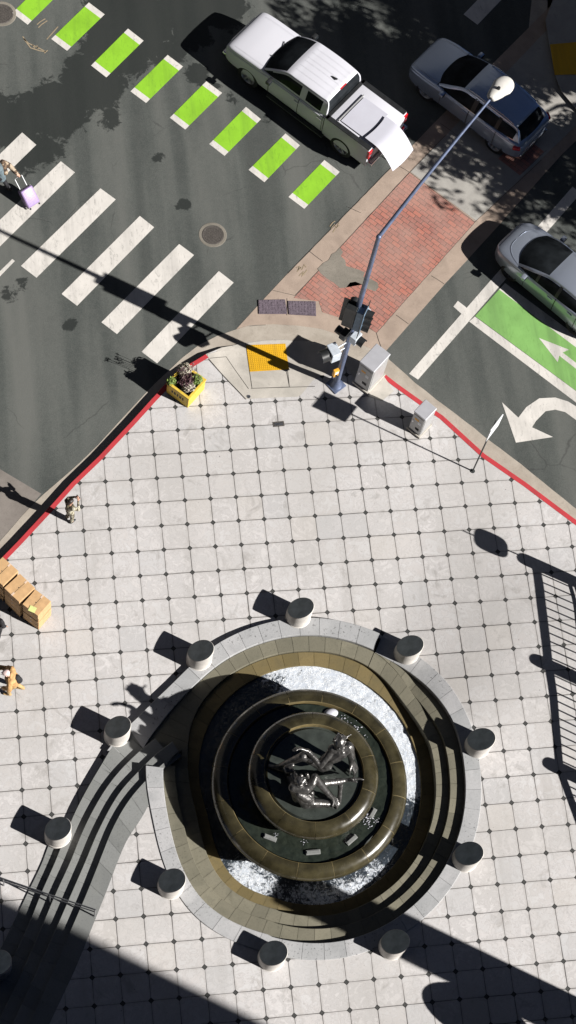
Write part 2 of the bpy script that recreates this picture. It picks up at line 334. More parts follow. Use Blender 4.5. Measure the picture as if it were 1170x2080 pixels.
# ---------------------------------------------------------------- mesh builder
class MB:
    def __init__(s): s.v = []; s.f = []; s.m = []; s.r = []
    def add(s, vs, fs, mi=0, rnd=None):
        o = len(s.v); s.v += [tuple(v) for v in vs]
        for f in fs: s.f.append([o + i for i in f]); s.m.append(mi); s.r.append(random.random() if rnd is None else rnd)
        return s
    def box(s, c, d, rz=0, mi=0, rx=0, ry=0, taper=1.0, bev=0.0):
        bm = bmesh.new(); bmesh.ops.create_cube(bm, size=1)
        for v in bm.verts:
            t = taper if v.co.z > 0 else 1
            v.co = Vector((v.co.x * d[0] * t, v.co.y * d[1] * t, v.co.z * d[2]))
        if bev: bmesh.ops.bevel(bm, geom=bm.edges[:], offset=bev, segments=2, profile=.5, affect='EDGES')
        mx = Matrix.Translation(c) @ Matrix.Rotation(rz, 4, 'Z') @ Matrix.Rotation(ry, 4, 'Y') @ Matrix.Rotation(rx, 4, 'X')
        bm.transform(mx); s.bm(bm, mi); return s
    def bm(s, bm, mi=0):
        bm.verts.index_update()
        s.add([v.co[:] for v in bm.verts], [[v.index for v in f.verts] for f in bm.faces], mi, random.random()); bm.free(); return s
    def lathe(s, prof, n=48, c=(0, 0, 0), mi=0, a0=0, a1=2 * math.pi, close=False):
        vs = []; fs = []; full = abs(a1 - a0 - 2 * math.pi) < 1e-6; m = len(prof)
        cnt = n if full else n + 1
        for i in range(cnt):
            a = a0 + (a1 - a0) * i / n
            for (r, z) in prof: vs.append((c[0] + r * math.cos(a), c[1] + r * math.sin(a), c[2] + z))
        for i in range(n):
            i2 = (i + 1) % cnt
            for j in range(m - 1 + (1 if close else 0)):
                j2 = (j + 1) % m
                fs.append([i * m + j, i2 * m + j, i2 * m + j2, i * m + j2])
        return s.add(vs, fs, mi)
    def tube(s, pts, r, n=10, mi=0, caps=True):
        pts = [Vector(p) for p in pts]; rs = r if isinstance(r, (list, tuple)) else [r] * len(pts)
        vs = []; up = None
        for i, p in enumerate(pts):
            t = (pts[min(i + 1, len(pts) - 1)] - pts[max(i - 1, 0)]).normalized()
            if up is None: up = Vector((0, 0, 1)) if abs(t.z) < .9 else Vector((1, 0, 0))
            a = t.cross(up).normalized(); b = a.cross(t).normalized(); up = b
            for k in range(n):
                an = 2 * math.pi * k / n; vs.append(p + (a * math.cos(an) + b * math.sin(an)) * rs[i])
        fs = []
        for i in range(len(pts) - 1):
            for k in range(n): fs.append([i * n + k, i * n + (k + 1) % n, (i + 1) * n + (k + 1) % n, (i + 1) * n + k])
        if caps: fs.append(list(range(n))[::-1]); fs.append([(len(pts) - 1) * n + k for k in range(n)])
        return s.add(vs, fs, mi)
    def prism(s, poly, z0, z1, mi=0):
        n = len(poly)
        ar = sum(poly[i][0] * poly[(i + 1) % n][1] - poly[(i + 1) % n][0] * poly[i][1] for i in range(n))
        if ar < 0: poly = poly[::-1]
        bm = bmesh.new()
        lo = [bm.verts.new((p[0], p[1], z0)) for p in poly]; hi = [bm.verts.new((p[0], p[1], z1)) for p in poly]
        for i in range(n): bm.faces.new((lo[i], lo[(i + 1) % n], hi[(i + 1) % n], hi[i]))
        f1 = bm.faces.new(hi); f2 = bm.faces.new(lo[::-1])
        bmesh.ops.triangulate(bm, faces=[f1, f2]); return s.bm(bm, mi)
    def sphere(s, c, r, mi=0, sub=2, sc_=(1, 1, 1)):
        bm = bmesh.new(); bmesh.ops.create_icosphere(bm, subdivisions=sub, radius=r)
        for v in bm.verts: v.co = Vector((v.co.x * sc_[0] + c[0], v.co.y * sc_[1] + c[1], v.co.z * sc_[2] + c[2]))
        return s.bm(bm, mi)
    def build(s, name, mats, parent=None, smooth=None, uvf=None):
        me = bpy.data.meshes.new(name); me.from_pydata(s.v, [], s.f)
        mats = mats if isinstance(mats, list) else [mats]
        for mm in mats: me.materials.append(MT[mm])
        me.polygons.foreach_set('material_index', s.m)
        a = me.attributes.new('blk', 'FLOAT', 'FACE'); a.data.foreach_set('value', s.r)
        if uvf:
            uv = me.uv_layers.new(name='tile'); 
            for lp in me.loops: uv.data[lp.index].uv = uvf(me.vertices[lp.vertex_index].co)
        if smooth is not None:
            for p in me.polygons: p.use_smooth = True
            if smooth < 179: me.set_sharp_from_angle(angle=R_(smooth))
        me.update()
        o = bpy.data.objects.new(name, me); col.objects.link(o)
        if parent: o.parent = parent
        return o

def tag(o, label=None, cat=None, group=None, kind=None):
    if label: o['label'] = label
    if cat: o['category'] = cat
    if group: o['group'] = group
    if kind: o['kind'] = kind
    return o
def empty(name, loc, rz=0, label=None, cat=None, group=None):
    o = bpy.data.objects.new(name, None); col.objects.link(o); o.location = loc; o.rotation_euler = (0, 0, rz)
    o.empty_display_size = .2
    return tag(o, label, cat, group)
def struct(o): o['kind'] = 'structure'; return o

def apply_mods(o):
    dg = bpy.context.evaluated_depsgraph_get(); dg.update()
    me = bpy.data.meshes.new_from_object(o.evaluated_get(dg)); old = o.data
    o.modifiers.clear(); o.data = me; bpy.data.meshes.remove(old)
def boolean(o, cutters, op='DIFFERENCE'):
    for c in cutters:
        md = o.modifiers.new('b', 'BOOLEAN'); md.object = c; md.operation = op; md.solver = 'EXACT'
    apply_mods(o)
    for c in cutters:
        me = c.data; bpy.data.objects.remove(c); bpy.data.meshes.remove(me)

def interp(tab, x):
    tab = sorted(tab)
    if x <= tab[0][0]: return tab[0][1]
    if x >= tab[-1][0]: return tab[-1][1]
    for i in range(len(tab) - 1):
        if tab[i][0] <= x <= tab[i + 1][0]:
            x0, y0 = tab[i]; x1, y1 = tab[i + 1]; t = (x - x0) / (x1 - x0)
            ym = tab[i - 1][1] if i else y0; yp = tab[i + 2][1] if i + 2 < len(tab) else y1
            xm = tab[i - 1][0] if i else x0 - 1; xp = tab[i + 2][0] if i + 2 < len(tab) else x1 + 1
            m0 = (y1 - ym) / (x1 - xm) * (x1 - x0); m1 = (yp - y0) / (xp - x0) * (x1 - x0)
            return (2 * t**3 - 3 * t * t + 1) * y0 + (t**3 - 2 * t * t + t) * m0 + (-2 * t**3 + 3 * t * t) * y1 + (t**3 - t * t) * m1
def sm(a, b, x):
    t = max(0, min(1, (x - a) / (b - a))); return t * t * (3 - 2 * t)

ROAD = -.2
# ---------------------------------------------------------------- plaza height field
FC = Vector((3.63, -11.43))
RO = [(-115, 4.88), (-90, 4.79), (-60, 4.62), (-30, 4.55), (0, 4.62), (20, 4.8), (38, 5.0), (60, 5.1), (85, 5.17), (115, 5.15), (136, 5.1), (165, 4.9), (188, 4.75), (220, 5.03), (245, 4.88)]
def nrm(t):
    while t < -115: t += 360
    while t > 245: t -= 360
    return t
def ro(t): return interp(RO, nrm(t))
curbR_p = Vector(at2(777, 756)); curbR_d = (Vector(at2(1170, 1056)) - curbR_p).normalized()
def theta(x, y): return math.degrees(math.atan2(y - FC.y, x - FC.x))
ra, rb, rc = Vector(at2(505, 808)), Vector(at2(609, 806)), Vector(at2(548, 692))
ru = (rb - ra).normalized(); rv = Vector((-ru.y, ru.x)); rlen = (rc - ra).dot(rv)
def rise(x, y, t=None):
    if t is None: t = nrm(theta(x, y))
    h = .57 * (1 - sm(15, 62, t)) if t <= 62 else 0.0
    d = (Vector((x, y)) - curbR_p); dist = -(d.x * -curbR_d.y + d.y * curbR_d.x)
    return h * sm(.1, 2.6, dist)
def hz(x, y, t=None):
    p = Vector((x, y)) - ra; u = p.dot(ru); v = p.dot(rv)
    w = sm(-1.3, -.1, u) * (1 - sm(1.6, 2.6, u))
    return rise(x, y, t) - .185 * w * sm(0, rlen * .95, v)
KX = (CRT @ Vector((0, 0, 1)))
def tile_uv(co):
    # slope-following tile coordinates
    z = co.z
    d = (Vector(co) - CC); s = -z / d.z; q = Vector(co) + d * s
    return (q.x / .762, q.y / .762)

# curb polyline (street side edge), image points on the kerb top
curb_px = [(-420, 1575), (0, 1136), (35, 1100), (92.3, 1038.5), (144.6, 980), (200, 926.7), (266.7, 855.6), (308.9, 808.9), (353, 762), (386.7, 737.8), (417.8, 719), (450, 703), (493, 691), (540, 685), (580, 684), (640, 692), (703, 720), (745, 740), (777, 756), (805, 778), (859, 816.4), (900, 844.6), (984.2, 921.8), (1069.2, 980.6), (1147.7, 1039.5), (1170, 1056), (1800, 1540)]
curb = [Vector(at2(*p)) for p in curb_px]
def resample(pts, step):
    out = [pts[0]]
    for a, b in zip(pts, pts[1:]):
        n = max(1, int((b - a).length / step))
        for i in range(1, n + 1): out.append(a.lerp(b, i / n))
    return out
poly_out = curb + [Vector((40, -22)), Vector((30, -30)), Vector((-25, -30))]
def ray_out(t):
    d = Vector((math.cos(R_(t)), math.sin(R_(t)))); best = 99
    for a, b in zip(poly_out, poly_out[1:] + poly_out[:1]):
        e = b - a; den = d.x * e.y - d.y * e.x
        if abs(den) < 1e-9: continue
        w = a - FC; s = (w.x * e.y - w.y * e.x) / den; q = (w.x * d.y - w.y * d.x) / den
        if s > 0 and -1e-6 <= q <= 1 + 1e-6: best = min(best, s)
    return best
mb = MB(); NA = 720; NR = 64
for i in range(NA + 1):
    t = -115 + 360 * i / NA; r0 = ro(t) - .08; r1 = ray_out(t) - .02
    for j in range(NR + 1):
        r = r0 + (r1 - r0) * (j / NR); x = FC.x + r * math.cos(R_(t)); y = FC.y + r * math.sin(R_(t))
        mb.v.append((x, y, hz(x, y, t)))
for i in range(NA):
    for j in range(NR):
        a = i * (NR + 1) + j; mb.f.append([a, a + 1, a + NR + 2, a + NR + 1]); mb.m.append(0); mb.r.append(0)
struct(mb.build('plaza_paving', 'plaza', smooth=180, uvf=tile_uv))

# ---------------------------------------------------------------- curb and gutter
def strip(pts, off0, off1, z0, z1, mb, mi=0, zf=None):
    n = len(pts); L = []; Rr = []
    for i, p in enumerate(pts):
        t = (pts[min(i + 1, n - 1)] - pts[max(i - 1, 0)]).normalized(); nn = Vector((t.y, -t.x))
        a = p + nn * off0; b = p + nn * off1
        za = z0 + (zf(p.x, p.y) if zf else 0); zb = z1 + (zf(p.x, p.y) if zf else 0)
        L.append((a.x, a.y, za)); Rr.append((b.x, b.y, zb))
    mb.add(L + Rr, [[i, i + 1, n + i + 1, n + i] for i in range(n - 1)], mi)
def curb_piece(i0, i1, name, matn):
    pts = resample(curb[i0:i1 + 1], .3); mb = MB()
    strip(pts, .012, .15, .006, .008, mb, 0, hz)      # top, inward is to the right of travel
    strip(pts, -.006, .012, -.008, .006, mb, 0, hz)
    n = len(pts); vs = []
    for i, p in enumerate(pts):
        t = (pts[min(i + 1, n - 1)] - pts[max(i - 1, 0)]).normalized(); nn = Vector((t.y, -t.x)); a = p - nn * .006
        vs += [(a.x, a.y, hz(p.x, p.y) - .008), (a.x - nn.x * .012, a.y - nn.y * .012, ROAD - .02)]
    mb.add(vs, [[2 * i, 2 * i + 1, 2 * i + 3, 2 * i + 2] for i in range(n - 1)])
    return struct(mb.build(name, matn))
curb_piece(0, 10, 'red_curb', 'red'); curb_piece(10, 18, 'ramp_curb', 'conc'); curb_piece(18, 26, 'red_curb', 'red')
gut_px = [(-420, 1550), (0, 1098.5), (61.5, 1029), (89.7, 1003.6), (146, 955), (200, 903), (293, 801), (337.8, 757), (370, 728), (402, 702), (440, 682), (480, 668.7), (506.7, 660.5), (558, 658.5), (607, 661.5), (651, 667.7), (697.4, 683), (753.8, 708.7), (789.7, 729), (843.6, 778), (925.4, 841.7), (1036.5, 926.7), (1164, 1028), (1800, 1510)]
gut = resample([Vector(at2(*p, ROAD)) for p in gut_px], .35)
gut2 = []
for p in gut:      # nearest point on the curb
    best = None
    for a, b in zip(curb, curb[1:]):
        e = b - a; q = a + e * max(0, min(1, (p - a).dot(e) / e.dot(e)))
        if best is None or (q - p).length < (best - p).length: best = q
    gut2.append(best)
mb = MB(); n = len(gut); lvl = []
for p, q in zip(gut, gut2):
    jit = (noise.noise((p.x * 2.3, p.y * 2.3, 0))) * .03; d = (p - q).normalized() * jit
    mb.v.append((p.x + d.x, p.y + d.y, ROAD + .006))
for p, q in zip(gut, gut2): mb.v.append((q.x, q.y, ROAD + .012))
for i in range(n - 1): mb.f.append([i, i + 1, n + i + 1, n + i]); mb.m.append(0); mb.r.append(0)
struct(mb.build('gutter', 'gutter'))

# ---------------------------------------------------------------- road: one sheet to the horizon with old wet stains
def axis(a, b, step):
    v = [a]
    while v[-1] < b: v.append(v[-1] + step)
    lo = [a - 1, a - 3, a - 8, a - 20, a - 60, a - 200, a - 600]; hi = [b + 1, b + 3, b + 8, b + 20, b + 60, b + 200, b + 600]
    return lo[::-1] + v + hi
xs = axis(-6, 16.5, .12); ys = axis(-4, 18, .12)
blobs = []
def blob(px, py, r, s=1.0, st=1.0, ang=0): p = at2(px, py, ROAD); blobs.append((p[0], p[1], r, s, st, R_(ang)))
for a in [(235, 30, 1.1, 1.1), (240, 90, 1.3, 1.1), (190, 170, 1.1, 1.1), (110, 225, 1.2, 1.0), (310, 40, 1.1, 1.0), (380, 30, 1.1, .9), (30, 250, 1.2, .9), (340, 110, .8, .8), (262, 20, .8, .8), (215, 60, .7, .9), (250, 110, 1.1, .9), (180, 150, 1.0, .9), (130, 200, 1.1, .9), (70, 215, .8, .8), (30, 260, .9, .9), (90, 300, .8, .75), (50, 330, .7, .7), (300, 70, .8, .9), (330, 30, .9, .9), (220, 250, .5, .62), (225, 235, .5, .7), (320, 320, .3, .66), (372, 417, .35, .7), (20, 600, .5, .62), (45, 575, .4, .6), (140, 660, .3, .85), (400, 150, .5, .9), (430, 185, .5, .7), (450, 20, 1.0, .9), (380, 60, 1.0, .9), (540, 240, .4, .5), (545, 365, .2, .4), (0, 215, .8, .7), (470, 200, .4, .6)]: blob(*a[:3], a[3])
mb = MB(); st = []
for y in ys:
    for x in xs:
        mb.v.append((x, y, ROAD)); s = 0
        if -6 < x < 16 and -4 < y < 18:
            for (bx, by, r, k, _, _) in blobs:
                d2 = (x - bx)**2 + (y - by)**2
                if d2 < 4 * r * r: s = max(s, k * math.exp(-d2 / (r * r) * .9))
        st.append(s)
nx = len(xs)
for j in range(len(ys) - 1):
    for i in range(nx - 1): a = j * nx + i; mb.f.append([a, a + 1, a + nx + 1, a + nx]); mb.m.append(0); mb.r.append(0)
o = mb.build('road', 'asphalt'); at_ = o.data.attributes.new('stain', 'FLOAT', 'POINT'); at_.data.foreach_set('value', st); struct(o)

# flat sheets on the road
def sheet(name, px, z, matn, th=.0, uvf=None, zimg=None):
    poly = [at2(x, y, zimg if zimg is not None else z) for x, y in px]
    mb = MB().prism(poly, z - .02, z)
    return struct(mb.build(name, matn, uvf=uvf))
MZ = ROAD + .012
sheet('concrete_pad', [(-200, 775), (-60, 900), (0, 953), (84, 1003), (61, 1029), (0, 1098), (-60, 1160), (-300, 1400)], ROAD + .003, 'conc_pad')
med = [(480, 668.5), (540, 603), (585, 555), (795, 340), (870, 262), (1000, 130), (1200, -70), (1500, -60), (1300, 160), (1145, 310), (1020, 450), (950, 527), (905, 575), (777.5, 720), (753.8, 708.7), (697.4, 683), (651, 667.7), (607, 661.5), (558, 658.5), (506.7, 660.5)]
sheet('median', med, MZ - .004, 'conc_tan')
bu = (Vector(at2(965, 450)) - Vector(at2(765, 675))).normalized()
def brick_uv(co): return (co.x * bu.y - co.y * bu.x, co.x * bu.x + co.y * bu.y)
sheet('brick_paving', [(832, 351), (965, 451), (765, 676), (745, 664), (700, 648), (655, 634), (648, 612), (597, 605), (640, 558)], MZ + .003, 'brick', uvf=brick_uv)
sheet('concrete_slab', [(834.5, 349), (967, 448.5), (1096, 326), (1300, 130), (1150, 20), (905, 276)], MZ + .001, 'conc_slab')
sheet('brick_paving', [(1012, 322), (1056, 356), (1105, 308), (1062, 275)], MZ + .005, 'brick', uvf=brick_uv)
patch = [(690, 503), (697, 512), (692, 520), (701, 528), (703, 540), (716, 544), (730, 548), (741, 553), (738, 562), (752, 566), (767, 574), (769, 584), (762, 592), (746, 586), (736, 578), (722, 572), (711, 574), (703, 584), (690, 585), (678, 574), (664, 566), (652, 556), (645, 546), (657, 534), (668, 528), (674, 516), (682, 512)]
sheet('concrete_patch', patch, MZ + .006, 'conc_patch')
def crackline(pxs, w=.012, z=MZ + .004, m='joint', name='pavement_joint'):
    pts = resample([Vector(at2(*p, z)) for p in pxs], .08)
    pts = [Vector((p.x + noise.noise((p.x * 3, p.y * 3, 1)) * .012, p.y + noise.noise((p.x * 3, p.y * 3, 9)) * .012)) for p in pts]
    mb = MB(); strip(pts, -w / 2, w / 2, z, z, mb); return struct(mb.build(name, m))
for a in [[(585, 555), (795, 340)], [(555, 590), (600, 600), (640, 558), (832, 350), (905, 275)], [(765, 676), (966, 450), (1100, 325)], [(733, 432), (705, 420)], [(655, 531), (628, 510)], [(832, 350), (808, 336)], [(876, 560), (903, 577)], [(805, 640), (830, 658)], [(583, 640), (583, 606)], [(965, 451), (833, 350)], [(936, 281), (895, 250)], [(1058, 354), (1110, 305)], [(1020, 450), (1145, 310)], [(765, 676), (778, 719)], [(507, 662), (540, 660)]]:
    crackline(a)
# ramp apron, laid on the sloped height field
def patch_sheet(name, bot, top, dz, matn, nu=24, nv=12, solid=None):
    def along(pl, t):
        L = [0]
        for a, b in zip(pl, pl[1:]): L.append(L[-1] + (b - a).length)
        s = t * L[-1]
        for i in range(len(pl) - 1):
            if s <= L[i + 1] + 1e-9: return pl[i].lerp(pl[i + 1], (s - L[i]) / (L[i + 1] - L[i]))
        return pl[-1]
    B = [Vector(at2(*p)) for p in bot]; T = [Vector(at2(*p)) for p in top]; mb = MB()
    for j in range(nv + 1):
        for i in range(nu + 1):
            p = along(B, i / nu).lerp(along(T, i / nu), j / nv); mb.v.append((p.x, p.y, hz(p.x, p.y) + dz))
    for j in range(nv):
        for i in range(nu): a = j * (nu + 1) + i; mb.f.append([a, a + 1, a + nu + 2, a + nu + 1]); mb.m.append(0); mb.r.append(0)
    return struct(mb.build(name, matn, smooth=180))
patch_sheet('ramp_apron', [(424, 728), (497.8, 811), (555, 808), (608.9, 806), (638, 769), (700, 745), (740, 748)], [(421, 720), (493, 693), (540, 687), (580, 686), (640, 694), (703, 722), (745, 742)], .014, 'conc', 40, 14)
for a in [[(500, 692), (512, 789), (588, 786), (580, 693)], [(426, 728), (460, 722), (505, 790)], [(424, 730), (500, 812)], [(510, 789), (640, 785)], [(588, 786), (582, 750)]]:
    pts = resample([Vector(at2(*p)) for p in a], .1); mb = MB(); strip(pts, -.008, .008, .018, .018, mb, 0, hz); struct(mb.build('pavement_joint', 'joint'))
patch_sheet('ramp_apron', [(600, 760), (645, 768), (700, 792), (745, 803), (775, 790)], [(600, 735), (640, 740), (690, 755), (735, 775), (770, 762)], .010, 'conc', 10, 6) if False else None
# slab under the cabinets
patch_sheet('cabinet_slab', [(745, 803), (775, 815), (800, 795)], [(700, 742), (745, 748), (778, 762)], .012, 'conc', 10, 6)
# yellow tactile pad with domes
ty = patch_sheet('tactile_paving', [(508, 753), (588, 748)], [(501, 696), (581, 693)], .022, 'yellow', 24, 16)
mb = MB()
A_, B_, C_, D_ = [Vector(at2(*p)) for p in ((508, 753), (588, 748), (501, 696), (581, 693))]
for i in range(20):
    for j in range(14):
        p = A_.lerp(B_, (i + .5) / 20).lerp(C_.lerp(D_, (i + .5) / 20), (j + .5) / 14); z = hz(p.x, p.y) + .022
        mb.lathe([(.019, 0), (.014, .007), (.0, .008)], 6, (p.x, p.y, z))
o = mb.build('dome', 'yellow', ty); o['kind'] = 'stuff'

# far corner across the street
fk = [(1126.7, -10), (1108, 40), (1115, 87), (1128, 153), (1140, 185), (1170, 220), (1290, 330), (1500, 200), (1400, -120), (1140, -120)]
sheet('far_pavement', fk, ROAD + .14, 'conc_slab')
sheet('far_gutter', [(1085, -120), (1080, 0), (1073, 67), (1090, 133), (1127, 200), (1170, 253), (1280, 350), (1320, 345), (1170, 215), (1110, 100), (1115, -120)], ROAD + .006, 'gutter')
sheet('tactile_paving', [(1117, 90), (1230, 80), (1240, 150), (1127, 152)], ROAD + .15, 'yellow')

# ---------------------------------------------------------------- road markings
PZ = ROAD + .006
def marking(name, px, m='white', z=PZ): return sheet(name, px, z, m, zimg=z)
for q in [[(45, 269), (73.5, 294), (-87, 451), (-118, 427)], [(123.5, 327.5), (152, 350), (-7, 507), (-38, 483)], [(204, 382.5), (235, 405), (74, 564), (42.5, 540)], [(284, 438.5), (313, 461.5), (156.5, 621), (125, 597)], [(364, 495.5), (394, 518), (237.5, 678.5), (206, 654.5)], [(444.5, 550.5), (474.5, 574), (319, 738), (287.5, 714.5)]]:
    marking('crosswalk_stripe', q)
gb = [[(101, -48), (132, -25), (56, 50), (25, 26)], [(180.5, 5), (212.5, 29), (136, 103), (104, 79)], [(260, 58), (291.5, 82.5), (216, 157), (185, 133)], [(340.5, 111.5), (371.5, 135), (296.5, 209), (265, 185.5)], [(419, 165), (451, 188.5), (376, 263), (345, 239)], [(499.5, 217), (530, 242), (456, 316.5), (425, 292.5)], [(580, 271), (609, 295), (537, 370), (505, 345)], [(659, 325), (690, 349), (618, 424), (586, 400)]]
for q in gb:
    V = [Vector(p) for p in q]; f = .11
    a, b = V[0].lerp(V[3], f), V[1].lerp(V[2], f); c, d = V[1].lerp(V[2], 1 - f), V[0].lerp(V[3], 1 - f)
    marking('green_lane_stripe', [a, b, c, d], 'green', PZ + .001)
    marking('stripe_end', [V[0], V[1], b, a]); marking('stripe_end', [d, c, V[2], V[3]])
marking('stop_line', [(831, 759), (849, 771), (1180, 392), (1163, 379)])
marking('lane_tick', [(930, 611), (946.6, 624), (952, 632), (942, 642), (937, 637), (921, 622.7)], z=PZ + .002)
marking('lane_line', [(964.6, 643), (1300, 890), (1300, 916), (953, 653)])
marking('green_lane', [(965, 642), (1014, 588), (1330, 826), (1330, 912)], 'green2')
marking('lane_line', [(1014, 588), (1026, 575), (1330, 800), (1330, 826)])
marking('lane_arrow', [(1094.7, 686.4), (1155.8, 710.3), (1142.8, 716), (1250, 798), (1243, 806), (1136, 722.4), (1133, 735.5)], z=PZ + .003)
marking('turn_arrow', [(1019.5, 817), (1052.9, 848.2), (1069, 827), (1095.4, 809), (1128, 807.4), (1154, 815.5), (1170, 825.4), (1260, 890), (1245, 910), (1170, 853), (1147.7, 836.8), (1128, 832), (1108.4, 835), (1088.8, 854.8), (1080.7, 867.9), (1123, 887.5), (1048, 899)])
marking('crosswalk_stripe', [(941.7, 29), (970, 50), (1045, -28), (1017, -49)])
marking('edge_line', [(-30, 580), (25, 526), (30, 530), (-24, 586)])
def scrib(pxs, z=PZ, w=.035):
    pts = resample([Vector(at2(*p, z)) for p in pxs], .1); mb = MB(); strip(pts, -w / 2, w / 2, z, z, mb); struct(mb.build('survey_mark', 'scribble'))
for s_ in [[(48, 78), (58, 88), (76, 96), (93, 105)], [(48, 78), (62, 97), (80, 103), (93, 105)], [(46, 74), (53, 83)], [(90, 108), (97, 102)], [(66, 90), (70, 98), (75, 92), (78, 100)], [(95, 80), (118, 54)], [(75, 50), (82, 44), (92, 38)], [(78, 56), (84, 50), (96, 42)]]: scrib(s_)
for s_ in [[(604, 552), (609, 541), (614, 548), (618, 537), (622, 543)], [(608, 560), (617, 551), (613, 562), (624, 548)], [(602, 544), (608, 540), (606, 549), (612, 543)], [(672, 466), (679, 456), (684, 463), (689, 452)], [(676, 472), (684, 460), (690, 458)], [(670, 460), (676, 452), (681, 449)]]: scrib(s_, MZ + .003, .03)

# ---------------------------------------------------------------- iron covers
def disc_cover(px, py, r, z, label):
    p = at(px, py, z); e = empty('manhole_cover', (p.x, p.y, z), 0, label, 'manhole cover')
    MB().lathe([(r * 1.34, 0), (r * 1.3, .008), (r * 1.06, .009), (r * 1.05, 0)], 48).build('collar', 'conc_patch', e)
    mb = MB().lathe([(0, .006), (r * .86, .006), (r * .9, .010), (r, .010), (r * 1.03, .0)], 40)
    for i in range(-5, 6):
        for j in range(-5, 6):
            x, y = i * r * .16, j * r * .16
            if x * x + y * y < (r * .78)**2 and (i + j) % 2 == 0: mb.box((x, y, .009), (r * .13, r * .05, .01), (i % 2) * 1.57 + .7)
    mb.build('lid', 'iron', e)
    return e
disc_cover(432, 477, .33, ROAD, 'round iron manhole cover with worn concrete collar near the middle of the asphalt')
disc_cover(3, 28, .36, ROAD, 'round manhole cover beside the green stripes, cut by the left edge of the picture')
def plate(px, label):
    pts = [Vector(at2(*p, MZ)) for p in px]; mb = MB().prism([tuple(p) for p in pts], MZ - .01, MZ + .028)
    c = sum(pts, Vector((0, 0))) / 4
    for i in range(9):
        for j in range(6):
            u, v = (i + .5) / 9, (j + .5) / 6; p = pts[0].lerp(pts[1], u).lerp(pts[3].lerp(pts[2], u), v)
            mb.box((p.x, p.y, MZ + .03), (.05, .02, .012), (i + j) % 2 * 1.57)
    tag(mb.build('utility_plate', 'plate'), label, 'utility cover')
plate([(525, 610), (579, 609), (583, 638), (526, 638)], 'left one of two purple-grey metal plates let into the median tip')
plate([(585, 612), (641, 613), (642, 642), (587, 639)], 'right one of two purple-grey metal plates let into the median tip')
p = at(566, 861.5, 0); e = empty('drain_cover', (p.x, p.y, .002), R_(2), 'small rectangular dark cover set in the pale paving near the ramp', 'drain cover')
MB().box((0, 0, .004), (.34, .16, .012)).build('frame', 'iron', e)
MB().box((0, .02, .012), (.26, .035, .012)).box((0, -.03, .012), (.26, .035, .012)).build('slot', 'steel', e)
p = at(505, 806, 0); MB().lathe([(0, .016), (.045, .016), (.06, 0)], 20, (p.x, p.y, .01)); 
tag(MB().lathe([(0, .012), (.035, .012), (.05, .016), (.062, 0)], 20, (p.x, p.y, .012)).build('survey_marker', 'steel'), 'tiny round metal survey disc at the lower tip of the kerb ramp', 'marker')
#@@PART2
# ---------------------------------------------------------------- fountain
fo = empty('fountain', (FC.x, FC.y, 0), 0, 'large round stepped stone fountain with two dark raised basins and churning white water', 'fountain')
FO = Vector((FC.x, FC.y, 0))
ROA = [(60, 5.1), (85, 5.17), (115, 5.15), (136, 5.12), (150, 5.40), (159, 5.78), (166, 6.1)]
RIA = [(60, 4.54), (85, 4.64), (115, 4.62), (136, 4.62), (150, 4.78), (159, 4.98), (166, 5.1)]
def zD(t): return .17 if 62 <= t <= 170 else rise(FC.x + ro(t) * math.cos(R_(t)), FC.y + ro(t) * math.sin(R_(t)), t) + .032
def zE(t): return max(.07, zD(t) - .17) if not 62 <= t <= 170 else .07
def zF(t): return .06 + .21 * (1 - sm(15, 62, t)) if t <= 62 else (.06 if t < 166 else .27)
DW = [(-115, .47), (20, .47), (38, .55), (62, .57), (166, .5), (188, .44), (245, .5)]
EW = [(-115, .90), (15, .88), (38, .98), (55, .68), (62, .575), (166, .84), (188, .84), (245, .92)]
FW = [(-115, 1.28), (15, 1.26), (38, 1.38), (62, 1.05), (85, .98), (140, .98), (166, 1.22), (245, 1.30)]
CW = [(-115, 1.66), (0, 1.62), (38, 1.66), (85, 1.40), (140, 1.46), (188, 1.60), (245, 1.68)]
def ring(name, rin, rout, z, t0, t1, nb, depth, matn, sub=4, gap=.010, mb=None, end=True):
    mb = mb or MB(); own = True
    for b in range(nb):
        a0 = t0 + (t1 - t0) * b / nb; a1 = t0 + (t1 - t0) * (b + 1) / nb; g = math.degrees(gap / 2 / 4.5)
        a0 += g; a1 -= g; vs = []; fs = []; rn = random.random(); dz = (random.random() - .5) * .004
        for k in range(sub + 1):
            t = a0 + (a1 - a0) * k / sub; c, s_ = math.cos(R_(t)), math.sin(R_(t)); ri, r_o = rin(t) + .003, rout(t) - .003; zz = z(t) + dz
            bv = .012
            vs += [(ri * c, ri * s_, zz - depth), (ri * c, ri * s_, zz - bv), ((ri + bv) * c, (ri + bv) * s_, zz), ((r_o - bv) * c, (r_o - bv) * s_, zz), (r_o * c, r_o * s_, zz - bv), (r_o * c, r_o * s_, zz - depth)]
        for k in range(sub):
            for j in range(5): i0 = k * 6 + j; fs.append([i0, i0 + 1, i0 + 7, i0 + 6])
        fs.append([5, 4, 3, 2, 1, 0]); fs.append([sub * 6 + j for j in range(6)])
        mb.add(vs, fs, 0, rn)
    # mortar bed just below the tops
    n = 4 * nb; vs = []; 
    for k in range(n + 1):
        t = t0 + (t1 - t0) * k / n; c, s_ = math.cos(R_(t)), math.sin(R_(t)); ri, r_o = rin(t) + .008, rout(t) - .008; zz = z(t) - .014
        vs += [(ri * c, ri * s_, zz), (r_o * c, r_o * s_, zz), (r_o * c, r_o * s_, zz - depth + .02), (ri * c, ri * s_, zz - depth + .02)]
    mb.add(vs, [[4 * k + j, 4 * k + 4 + j, 4 * k + 4 + (j + 1) % 4, 4 * k + (j + 1) % 4] for k in range(n) for j in range(4)], 0, .5)
    return mb
